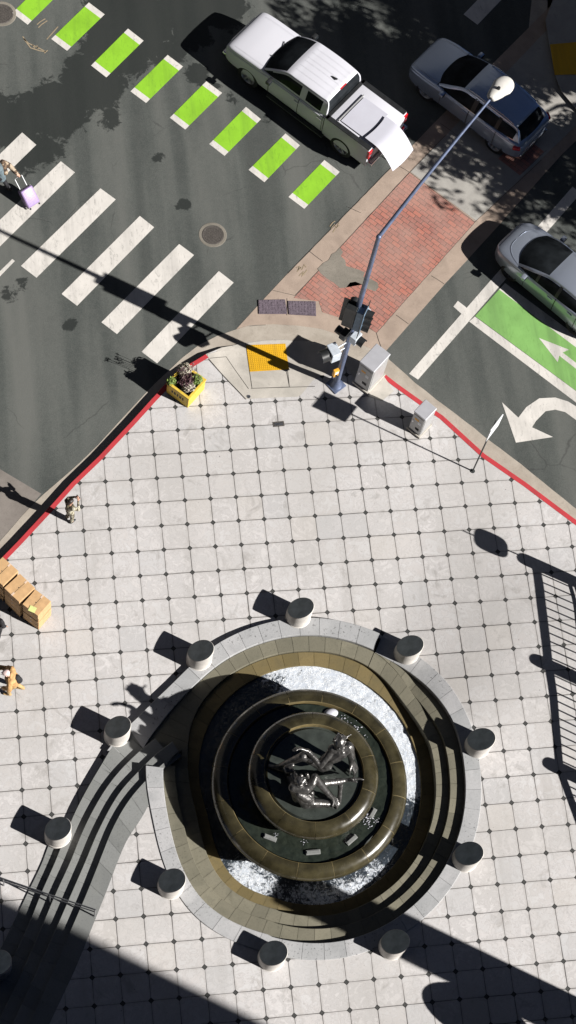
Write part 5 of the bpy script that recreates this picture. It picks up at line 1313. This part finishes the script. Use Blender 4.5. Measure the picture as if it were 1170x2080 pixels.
for s_ in (1, -1):
    MB().box((-2.10, s_ * .74, .93), (.26, .36, .15), s_ * .55, bev=.04).build('tail_light', 'redlight', sv); MB().box((2.12, s_ * .68, .78), (.26, .30, .15), s_ * -.5, bev=.05).build('headlight', 'headlight', sv)
MB().box((-2.32, 0, .44), (.10, 1.4, .16), bev=.03).build('rear_bumper', 'chrome', sv); MB().box((2.31, 0, .56), (.06, .95, .26), bev=.02).build('grille', 'chrome', sv); MB().box((-2.33, 0, .70), (.02, .5, .12)).build('number_plate', 'signface', sv)
mirror_part(sv, .80, 1.03, 1.08, 'carsilver'); handles(sv, [(-.1, .94, .92), (-1.02, .945, .96)], 'carsilver')
for s_ in (1, -1): MB().tube([(-2.0, s_ * .05, 1.2), (-2.06, s_ * .05 - .25, 1.18)], .01, 6).build('wiper', 'black', sv)
# rounded hatchback at the right edge
xf, xr = 1.36, -1.34; H3 = R_(131.0)
og3 = veh_origin((1035.4, 555), (1163.8, 668), ROAD + .32, xf, xr, .85, H3)
st = [(2.22, bodyprof(.42, .36, .48, .60, .66, .02)), (2.16, bodyprof(.62, .30, .52, .68, .75, .03)), (1.95, bodyprof(.79, .25, .56, .76, .84, .05)), (1.6, bodyprof(.865, .23, .60, .83, .91, .06)), (1.2, bodyprof(.885, .23, .62, .88, .96, .05)), (.8, bodyprof(.885, .23, .62, .90, .96, .03)), (.2, bodyprof(.88, .23, .62, .92, .96, .0)), (-.6, bodyprof(.88, .23, .64, .96, .99, .0)), (-1.3, bodyprof(.885, .24, .66, 1.0, 1.03, .0)), (-1.8, bodyprof(.85, .28, .68, 1.0, 1.05, .02)), (-2.15, bodyprof(.74, .36, .70, .96, 1.02, .02)), (-2.26, bodyprof(.60, .44, .66, .82, .86, .01))]
gh = [(1.22, [(.78, .92), (.78, .93), (.775, .94), (.70, .96, .04), (.40, 1.0, .20), (0, 1.01, .26)]), (.72, [(.81, .93), (.78, 1.06), (.745, 1.19), (.67, 1.23, .02), (.36, 1.27, .13), (0, 1.28, .17)]), (.20, ghprof(.82, .94, .64, 1.41, .03)), (-.2, ghprof(.82, .95, .63, 1.47, .04)), (-.75, ghprof(.82, .97, .62, 1.47, .04)), (-1.3, ghprof(.80, 1.0, .60, 1.40, .03)), (-1.7, ghprof(.76, 1.02, .57, 1.29, .02)), (-2.0, [(.72, 1.01), (.69, 1.05), (.64, 1.12), (.56, 1.15), (.3, 1.17, -.03), (0, 1.17, -.04)]), (-2.18, [(.68, .99), (.67, 1.0), (.65, 1.0), (.58, 1.0), (.33, 1.01, -.04), (0, 1.01, -.05)])]
hv, hb_, S3, G3, rf = car('parked_car', og3, H3, 4.5, 1.77, st, gh, xf, xr, .32, 'carblue', 'rounded silver hatchback cut by the right edge, standing over the green lane', 'hatchback', (2, 5.6), [(1.45, 1.62, 'black'), (3.2, 3.4, 'black'), (4.9, 5.1, 'black'), (6.2, 8, None)], 'darkrim', 8, .385)
S3.patch(1.25, 1.33, 5.2, 8.8, 1, 30, .003).build('hood_gap', 'black', hb_); seam(S3, [5.0, 6.75, 7.95], .9, 4.4, hb_)
# swept V crease on the bonnet
mb = MB()
for s_ in (1, -1):
    pts = []
    for k in range(21):
        f_ = k / 20; v = 7 - s_ * (0.15 + 1.95 * f_ ** .6); u = 2.3 + 2.6 * f_ ** 1.6; pts.append(S3.at(u, v) + S3.normal(u, v) * .003)
    mb.tube(pts, .010, 6)
mb.build('hood_crease', 'carblue', hb_, smooth=60)
for s_ in (1, -1):
    MB().box((1.93, s_ * .66, .72), (.46, .09, .10), s_ * -.42, bev=.03).build('headlight', 'headlight', hv); MB().box((-2.1, s_ * .62, .92), (.2, .2, .16), s_ * .5, bev=.03).build('tail_light', 'redlight', hv)
    MB().tube([(1.12, s_ * .3 + .2, 1.035), (.98, s_ * .3 - .30, 1.10)], .01, 6).build('wiper', 'black', hv)
mirror_part(hv, .80, .98, .98, 'carblue'); handles(hv, [(-.2, .885, .84), (-1.0, .89, .88)], 'carblue')
for s_ in (1, -1):
    o = MB().box((.15, s_ * .38, .78), (.5, .46, .3), bev=.08).box((-.08, s_ * .38, 1.05), (.14, .42, .55), bev=.06).build('seat', 'black', hv)
#@@PART4
# ================================================================ figures: tapered capsules fused into one continuous skin
def capsule(bm_all, p0, r0, p1, r1):
    bm = bmesh.new(); p0, p1 = Vector(p0), Vector(p1)
    for p, r in ((p0, r0), (p1, r1)):
        m = bmesh.ops.create_icosphere(bm, subdivisions=2, radius=r)
        for v in m['verts']: v.co += p
    g = bmesh.ops.convex_hull(bm, input=bm.verts[:])
    keep = set(f for f in g['geom'] if isinstance(f, bmesh.types.BMFace))
    bmesh.ops.delete(bm, geom=[f for f in bm.faces if f not in keep], context='FACES_ONLY')
    loose = [v for v in bm.verts if not v.link_faces]; bmesh.ops.delete(bm, geom=loose, context='VERTS')
    me = bpy.data.meshes.new('t'); bm.to_mesh(me); bm.free(); bm_all.from_mesh(me); bpy.data.meshes.remove(me)
def fuse(name, caps, matn, voxel, parent=None, smooth_it=6, disp=0.0, fac=.5):
    bm = bmesh.new()
    for c in caps: capsule(bm, *c)
    me = bpy.data.meshes.new(name); bm.to_mesh(me); bm.free()
    o = bpy.data.objects.new(name, me); col.objects.link(o)
    r = o.modifiers.new('r', 'REMESH'); r.mode = 'VOXEL'; r.voxel_size = voxel; r.use_smooth_shade = True
    s = o.modifiers.new('s', 'SMOOTH'); s.iterations = smooth_it; s.factor = fac
    apply_mods(o)
    if disp:
        nn_ = [x.vector.copy() for x in o.data.vertex_normals]; cc_ = [v.co.copy() for v in o.data.vertices]; fl = []
        for c_, n_ in zip(cc_, nn_): fl += (c_ + n_ * disp * noise.fractal(c_ * 5.5, 1, 2, 3))[:]
        o.data.vertices.foreach_set('co', fl); o.data.update()
    o.data.materials.clear(); o.data.materials.append(MT[matn])
    for p in o.data.polygons: p.use_smooth = True
    if parent: o.parent = parent
    return o
def hand(w, d, up, s=1.0, curl=.3, spread=.22):
    """palm and five unequal bent fingers from wrist w along d; up = back of the hand"""
    w = Vector(w); d = Vector(d).normalized(); up = (Vector(up) - d * Vector(up).dot(d)).normalized(); sd = d.cross(up)
    c = []; pk = w + d * .085 * s
    for q in (-.028, -.009, .010, .028): c.append((w + sd * q * .5 * s, .017 * s, pk + sd * q * s, .014 * s))
    for i, (q, L) in enumerate(((-.030, .058), (-.011, .074), (.010, .078), (.030, .070))):
        a = (d + sd * q * 9 * spread).normalized(); k0 = pk + sd * q * s; k1 = k0 + (a - up * curl * .5).normalized() * L * .5 * s; k2 = k1 + (a - up * curl * 1.5).normalized() * L * .5 * s
        c += [(k0, .0105 * s, k1, .009 * s), (k1, .009 * s, k2, .0072 * s)]
    t0 = w + d * .03 * s + sd * .026 * s; t1 = t0 + (d * .55 + sd * .8 - up * .2).normalized() * .042 * s; t2 = t1 + (d * .85 + sd * .3 - up * .35).normalized() * .034 * s
    return c + [(t0, .014 * s, t1, .012 * s), (t1, .011 * s, t2, .009 * s)]
def head(c, f, up, s=1.0):
    """skull, face, nose, mouth, ears; returns capsules"""
    c = Vector(c); f = Vector(f).normalized(); up = Vector(up).normalized(); sd = f.cross(up).normalized(); up = sd.cross(f).normalized()
    P = lambda a, b, d: c + (f * a + sd * b + up * d) * s
    k = [(P(-.02, 0, .03), .088 * s, P(.02, 0, .02), .082 * s), (P(.02, 0, -.03), .068 * s, P(.045, 0, -.085), .036 * s), (P(.092, 0, .01), .010 * s, P(.112, 0, -.024), .015 * s), (P(.085, -.018, -.058), .012 * s, P(.085, .018, -.058), .012 * s)]
    for e in (-1, 1): k += [(P(.078, e * .034, .018), .016 * s, P(.074, e * .05, .02), .012 * s), (P(.0, e * .086, .01), .013 * s, P(-.012, e * .092, -.02), .012 * s), (P(.055, e * .035, -.03), .03 * s, P(.03, e * .05, -.04), .03 * s)]
    return k, P
def person(name, px, py, z, heading, H, J, mats, label, extras=None, vox=.0095, hairlen=.0):
    """J: joint dictionary in units of height with x forward, y left, z up"""
    p = at(px, py, z); e = empty(name, (p.x, p.y, z), heading, label, 'person')
    V = {k: Vector(v) * H for k, v in J.items()}; g = lambda k: V[k]; s = H / 1.72
    limbs = [('hipL', .082, 'kneeL', .055), ('kneeL', .054, 'ankL', .036), ('hipR', .082, 'kneeR', .055), ('kneeR', .054, 'ankR', .036)]
    tor = [(g('pel') , .125 * s, g('waist'), .108 * s), (g('waist'), .108 * s, g('chest'), .128 * s), (g('chest') + Vector((0, .05 * s, 0)), .10 * s, g('shL'), .055 * s), (g('chest') - Vector((0, .05 * s, 0)), .10 * s, g('shR'), .055 * s), (g('pel'), .11 * s, g('hipL'), .088 * s), (g('pel'), .11 * s, g('hipR'), .088 * s)]
    arm = [('shL', .054, 'elL', .040), ('elL', .038, 'wrL', .027), ('shR', .054, 'elR', .040), ('elR', .038, 'wrR', .027)]
    L = lambda lst, k=1.0, add=0: [(g(a), ra_ * s * k + add, g(b), rb_ * s * k + add) for a, ra_, b, rb_ in lst]
    hk, HP = head(g('head'), g('look'), (g('head') - g('neck')), s)
    body = tor + L(limbs) + L(arm) + hk + [(g('chest') + Vector((0, 0, .06 * s)), .06 * s, g('neck'), .05 * s), (g('neck'), .05 * s, g('head'), .055 * s)]
    for q in 'LR':
        d = g('wr' + q) - g('el' + q); body += hand(g('wr' + q), d, Vector((-.2, 0, 1)) if abs(d.normalized().z) < .8 else Vector((1, 0, 0)), s)
        a = g('ank' + q); body += [(a, .036 * s, a + Vector((.05, 0, -.035)) * s, .035 * s)]
    fuse('body', body, mats['skin'], vox, e, 4)
    top = [(a, r0 + .016, b, r1 + .016) for a, r0, b, r1 in tor[:4]] + L(arm[::2], 1, .016) + [(g('elL'), .054 * s, g('elL').lerp(g('wrL'), .93), .040 * s), (g('elR'), .054 * s, g('elR').lerp(g('wrR'), .93), .040 * s)]
    if mats.get('coat'): top += [(g('pel'), .145 * s, g('pel') - Vector((0, 0, .16 * s)), .16 * s)]
    fuse('top', top, mats['top'], .016, e, 3, .012)
    leg = [(a, r0 + .014, b, r1 + .014) for a, r0, b, r1 in tor[4:]] + L(limbs, 1, .018)
    fuse('trousers', leg, mats['leg'], .016, e, 3, .010)
    for q in 'LR':
        a = g('ank' + q); f_ = Vector((1, 0, 0)); fuse('shoe', [(a + Vector((-.03, 0, -.045)) * s, .042 * s, a + Vector((.06, 0, -.05)) * s, .044 * s), (a + Vector((.06, 0, -.05)) * s, .042 * s, a + Vector((.15, 0, -.055)) * s, .034 * s)], mats['shoe'], .010, e, 2)
    hr_ = [(HP(-.03, 0, .045), .092 * s, HP(.015, 0, .05), .088 * s), (HP(-.05, 0, .0), .082 * s, HP(-.05, 0, -.03 - hairlen), .070 * s)]
    fuse('hair' if mats['hair'] == 'hair' else 'hat', hr_ if mats['hair'] != 'pinkcap' else hr_[:1], mats['hair'], .012, e, 2, .006)
    if mats['hair'] == 'pinkcap': fuse('hat_brim', [(HP(.09, -.03, .045), .014 * s, HP(.15, -.02, .03), .010 * s), (HP(.09, .03, .045), .014 * s, HP(.15, .02, .03), .010 * s)], 'pinkcap', .008, e, 2)
    if extras: extras(e, g, s)
    return e, g
BASE = dict(pel=(0, 0, .53), waist=(.0, 0, .61), chest=(.0, 0, .73), neck=(.0, 0, .835), head=(.015, 0, .925), look=(1, 0, -.1), shL=(0, .105, .80), shR=(0, -.105, .80), hipL=(0, .055, .50), hipR=(0, -.055, .50), kneeL=(.02, .06, .285), kneeR=(.02, -.06, .285), ankL=(0, .065, .055), ankR=(0, -.065, .055), elL=(-.02, .15, .63), elR=(-.02, -.15, .63), wrL=(.05, .15, .49), wrR=(.05, -.15, .49))
J1 = dict(BASE, elL=(.09, .155, .69), elR=(.09, -.155, .69), wrL=(.16, .05, .84), wrR=(.16, -.05, .84), look=(1, 0, -.15))
def ex1(e, g, s): MB().box(tuple((g('wrL') + g('wrR')) / 2 + Vector((.07, 0, .05))), (.012, .15, .08), bev=.003).build('phone', 'black', e)
person('person', 141, 1057, 0.0, R_(35), 1.5, J1, dict(skin='skin', top='camo', leg='camo', hair='hair', shoe='black'), 'person in khaki patterned clothes standing at the left red kerb with both arms raised', ex1)
J2 = dict(BASE, chest=(.05, 0, .73), waist=(.02, 0, .61), neck=(.09, 0, .825), head=(.125, 0, .905), look=(1, .1, -.4), shL=(.05, .115, .79), shR=(.05, -.115, .79), kneeL=(.09, .06, .29), kneeR=(-.01, -.06, .28), ankL=(.08, .065, .055), ankR=(-.12, -.065, .06), elL=(.06, .17, .63), elR=(.14, -.17, .66), wrL=(.16, .13, .52), wrR=(.34, -.16, .62))
def ex2(e, g, s):
    fuse('jacket', [(g('waist') + Vector((-.02, 0, -.05)), .19, g('chest'), .19), (g('chest'), .17, g('shL'), .10), (g('chest'), .17, g('shR'), .10), (g('shL'), .095, g('elL'), .085), (g('shR'), .095, g('elR'), .085), (g('elR'), .085, g('wrR'), .06), (g('elL'), .085, g('wrL'), .06)], 'orange', .018, e, 3, .03)
    fuse('backpack', [(g('chest') + Vector((-.16, .0, .05)), .10, g('waist') + Vector((-.16, 0, .05)), .11)], 'blackcloth', .016, e, 2, .01); fuse('hood', [(g('neck') + Vector((-.06, .06, -.01)), .05, g('neck') + Vector((-.06, -.06, -.01)), .05)], 'orange', .014, e, 2, .01)
person('person', 30, 1405, 0.0, R_(168), 1.72, J2, dict(skin='skin2', top='orange', leg='mustard2', hair='pinkcap', shoe='mustard2'), 'stooping person in a mustard jacket and pale pink cap walking at the left edge', ex2)
J3 = dict(BASE, chest=(.04, 0, .73), waist=(.01, 0, .61), neck=(.07, 0, .83), head=(.11, 0, .915), look=(1, 0, -.25), shL=(.03, .115, .79), shR=(.03, -.115, .79), kneeL=(.10, .05, .29), kneeR=(-.03, -.05, .28), ankL=(.14, .055, .055), ankR=(-.15, -.055, .07), elL=(.06, .18, .63), elR=(-.09, -.19, .63), wrL=(.16, .15, .53), wrR=(-.24, -.17, .52))
def ex3(e, g, s): fuse('wrap', [(g('shR') + Vector((0, 0, .02)), .085, g('elR'), .085), (g('elR'), .08, g('wrR') + Vector((.04, 0, .02)), .065), (g('shR') + Vector((-.05, .04, 0)), .08, g('waist') + Vector((-.12, -.08, -.02)), .09)], 'brownwrap', .016, e, 2, .02)
p3, g3 = person('person', 3, 386, ROAD, R_(150), 1.68, J3, dict(skin='skin', top='greycloth', leg='blackcloth', hair='greyhair', shoe='black', coat=1), 'person in grey top and brown patterned wrap pulling a lavender suitcase at the left edge', ex3)
J4 = dict(BASE, look=(0, 1, -.1), kneeL=(.06, .06, .29), ankR=(-.10, -.065, .055))
person('person', -7, 1289, 0.0, R_(60), 1.7, J4, dict(skin='skin', top='blackcloth', leg='blackcloth', hair='hair', shoe='black'), 'person in black clothes almost hidden behind the cardboard boxes at the left edge')
# suitcase
hw = Matrix.Rotation(R_(150), 3, 'Z') @ g3('wrR') + Vector(p3.location)
gc = at(69, 421, ROAD)                      # wheels
gw = Vector((gc.x, gc.y, ROAD + .05)); ax = (hw - gw); ax.normalize(); side = Vector((ax.y, -ax.x, 0)).normalized(); nrm_ = ax.cross(side).normalized()
if nrm_.z < 0: nrm_ = -nrm_; side = -side
sc_e = empty('suitcase', tuple(gw), 0, 'lavender hard shell suitcase tilted on its wheels on the crosswalk', 'suitcase')
def sb(c, d, bev, mb):
    bm = bmesh.new(); bmesh.ops.create_cube(bm, size=1)
    for v in bm.verts: v.co = Vector((v.co.x * d[0], v.co.y * d[1], v.co.z * d[2]))
    if bev: bmesh.ops.bevel(bm, geom=bm.edges[:], offset=bev, segments=3, profile=.5, affect='EDGES')
    m3 = Matrix((side, nrm_, ax)).transposed(); 
    for v in bm.verts: v.co = m3 @ (v.co + Vector(c))
    mb.bm(bm); return mb
sb((0, 0, .36), (.44, .25, .60), .04, MB()).build('shell', 'lavender', sc_e, smooth=40)
mb = MB()
for k in range(9): sb(((k - 4) * .042, .125, .36), (.016, .014, .50), .004, mb)
mb.build('rib', 'lavender', sc_e)
mb = MB(); sb((0, 0, .36), (.452, .012, .61), 0, mb); mb.build('zip', 'black', sc_e)
for x in (-.13, .13): sb((x, -.06, .66 + .17), (.018, .018, .42), .003, MB()).build('telescopic_bar', 'signface', sc_e)
sb((0, -.06, 1.05), (.30, .03, .03), .008, MB()).build('grip', 'black', sc_e)
for x in (-.17, .17):
    for y in (-.09, .09): q = side * x + nrm_ * y + ax * .02; MB().sphere(tuple(q), .032, 0, 2).build('wheel', 'black', sc_e, smooth=60)

# ================================================================ bronze sculpture
def A(px, py, z): return at(px, py, 2.36 + (z - 1.85) * (3.92 - 2.36) / (3.72 - 1.85))
def fig(name, label, caps, vox=.017): 
    c = caps[0][0]; b = Vector((bo.x + FC.x, bo.y + FC.y, 2.3)); caps = [(Vector(a) - b, ra_, Vector(d) - b, rb_) for a, ra_, d, rb_ in caps]
    o = fuse(name, caps, 'bronze', vox, None, 4, .005); o.location = b; return tag(o, label, 'sculpture', 'bronze sculpture in the fountain')
S_ = 1.55
hk, HP = head(A(689, 1508, 3.72), Vector((-.1, -.75, .30)), Vector((.2, .4, 1)), S_ * 1.2)
f1 = [(A(662, 1552, 2.35), .20, A(660, 1546, 2.7), .17), (A(660, 1546, 2.7), .17, A(676, 1536, 3.0), .20), (A(676, 1536, 3.0), .21, A(692, 1526, 3.25), .22), (A(692, 1526, 3.25), .2, A(707, 1517, 3.4), .15), (A(692, 1526, 3.25), .16, A(676, 1520, 3.4), .13), (A(692, 1522, 3.35), .13, A(689, 1510, 3.62), .11)]
f1 += [(A(700, 1522, 3.2), .14, A(688, 1540, 2.85), .10)] + hk
f1 += [(A(708, 1517, 3.38), .15, A(714, 1538, 2.75), .105), (A(714, 1538, 2.75), .10, A(713, 1548, 2.3), .075)]
f1 += hand(A(713, 1547, 2.3), A(722, 1563, 2.05) - A(713, 1547, 2.3), Vector((.2, .2, 1)), 3.1, .35, .62)
f1 += [(A(674, 1524, 3.3), .12, A(651, 1556, 3.0), .085), (A(651, 1556, 3.0), .085, A(637, 1538, 3.1), .085), (A(637, 1538, 3.1), .085, A(625, 1525, 3.2), .06)]
f1 += hand(A(625, 1525, 3.2), A(606, 1519, 3.3) - A(625, 1525, 3.2), Vector((0, 1, .5)), 2.7, .8, .5)
f1 += [(A(655, 1556, 2.35), .17, A(640, 1548, 2.5), .14), (A(640, 1548, 2.5), .14, A(616, 1536, 2.95), .13), (A(616, 1536, 2.95), .135, A(592, 1546, 2.5), .10), (A(592, 1546, 2.5), .105, A(562, 1558, 1.95), .06), (A(562, 1558, 1.95), .06, A(549, 1557, 1.86), .05)]
for a in range(22):
    th = random.random() * 6.28; q = HP(random.uniform(-.09, .03), .08 * math.cos(th), .04 + .06 * abs(math.sin(th))); f1.append((q, .034, q + Vector((random.gauss(0, .05), random.gauss(0, .05), .02)), .018))
fig('bronze_figure', 'upper bronze figure with bowed curly head and one big hand spread towards the basin rim', f1, .014)
hk, HP = head(A(608, 1586, 3.2), Vector((-.3, .75, .25)), Vector((.1, .3, 1)), S_ * .9)
f2 = [(A(622, 1630, 2.0), .19, A(614, 1620, 2.4), .17), (A(614, 1620, 2.4), .18, A(608, 1606, 2.7), .20), (A(596, 1600, 2.9), .14, A(622, 1602, 2.9), .15), (A(610, 1600, 2.9), .12, A(608, 1590, 3.1), .10)] + hk
f2 += [(A(622, 1602, 2.9), .14, A(634, 1592, 3.0), .12), (A(634, 1592, 3.0), .12, A(640, 1578, 3.12), .09), (A(640, 1578, 3.1), .10, A(650, 1592, 2.8), .10), (A(650, 1592, 2.8), .105, A(664, 1609, 2.45), .085), (A(664, 1609, 2.45), .085, A(676, 1622, 2.1), .06)]
f2 += hand(A(676, 1621, 2.1), A(687, 1634, 1.86) - A(676, 1621, 2.1), Vector((.3, 0, 1)), 2.7, .5, .5)
f2 += [(A(650, 1592, 2.7), .11, A(684, 1588, 2.5), .085), (A(684, 1588, 2.5), .10, A(703, 1585, 2.4), .06)]
f2 += hand(A(702, 1585, 2.4), A(732, 1580, 2.4) - A(702, 1585, 2.4), Vector((-.2, 1, .4)), 3.0, .25, .45)
f2 += [(A(622, 1630, 2.0), .17, A(648, 1632, 1.95), .13), (A(648, 1632, 1.95), .13, A(686, 1634, 1.86), .06), (A(692, 1590, 2.35), .075, A(689, 1630, 1.86), .06)]
f2 += [(A(606, 1612, 2.8), .10, A(624, 1622, 2.5), .13), (A(632, 1610, 2.6), .09, A(628, 1628, 2.2), .14), (A(596, 1600, 2.85), .12, A(602, 1622, 2.2), .11)]
for k in range(4): q0 = A(600 + 12 * k, 1573 + (k % 2) * 2, 3.15); f2.append((q0, .05, q0 + (A(604 + 12 * k, 1586, 2.95) - q0) * 1.1, .065))
for a in range(26):
    q = HP(random.uniform(-.08, .02), random.uniform(-.08, .08), random.uniform(.03, .10)); f2.append((q, .04, q + Vector((random.gauss(0, .06), random.gauss(0, .06), .02)), .022))
fig('bronze_figure', 'lower crouching bronze figure with one arm stretched out to an open palm', f2, .014)
f3 = [(A(582, 1560, 2.6), .09, A(594, 1554, 2.75), .07), (A(584, 1566, 2.6), .08, A(596, 1566, 2.6), .06), (A(584, 1560, 2.4), .10, A(586, 1570, 1.85), .13), (A(586, 1570, 1.85), .10, A(600, 1600, 1.9), .16), (A(548, 1556, 1.86), .06, A(586, 1566, 1.88), .10)]
fig('bronze_rock', 'small jagged bronze block between the two figures', f3, .022)
MB().lathe([(0, .18), (.5, .16), (.82, .05), (.9, 0)], 30, (A(634, 1590, 1.72).x, A(634, 1590, 1.72).y, 1.72)).build('t', 'bronze') if False else None

# ================================================================ light, sky, camera
w = bpy.data.worlds.new('World'); sc.world = w; w.use_nodes = True
nt = w.node_tree; bg = nt.nodes['Background']; sky = nt.nodes.new('ShaderNodeTexSky'); sky.sky_type = 'NISHITA'; sky.sun_disc = False
el = math.atan(SUN_TAN); saz = SUN_AZ + math.pi          # towards the sun
sky.sun_elevation = el; sky.sun_rotation = math.pi / 2 - saz
sky.altitude = 2200; sky.ozone_density = 2.5; sky.air_density = .25; sky.dust_density = .2
nt.links.new(sky.outputs[0], bg.inputs[0]); bg.inputs[1].default_value = .05
su = bpy.data.lights.new('sun', 'SUN'); su.energy = 5.0; su.angle = R_(.53); su.color = (1, .968, .925)
so = bpy.data.objects.new('sun', su); col.objects.link(so); so.location = (30, -20, 60)
d = Vector((math.cos(SUN_AZ), math.sin(SUN_AZ), -SUN_TAN)).normalized(); so.rotation_euler = d.to_track_quat('-Z', 'Y').to_euler()
cam = bpy.data.cameras.new('camera'); co = bpy.data.objects.new('camera', cam); col.objects.link(co)
cam.sensor_fit = 'VERTICAL'; cam.sensor_height = 36; cam.lens = FPX / 2080 * 36; cam.clip_start = .5; cam.clip_end = 2000
mx = Matrix((CR[0], -CR[1], -CR[2])).transposed().to_4x4(); mx.translation = CC; co.matrix_world = mx
sc.camera = co
sc.view_settings.view_transform = 'Standard'; sc.view_settings.look = 'None'; sc.view_settings.exposure = 0.72; sc.view_settings.gamma = 1
try:
    sc.cycles.max_bounces = 5; sc.cycles.diffuse_bounces = 1
except Exception: pass
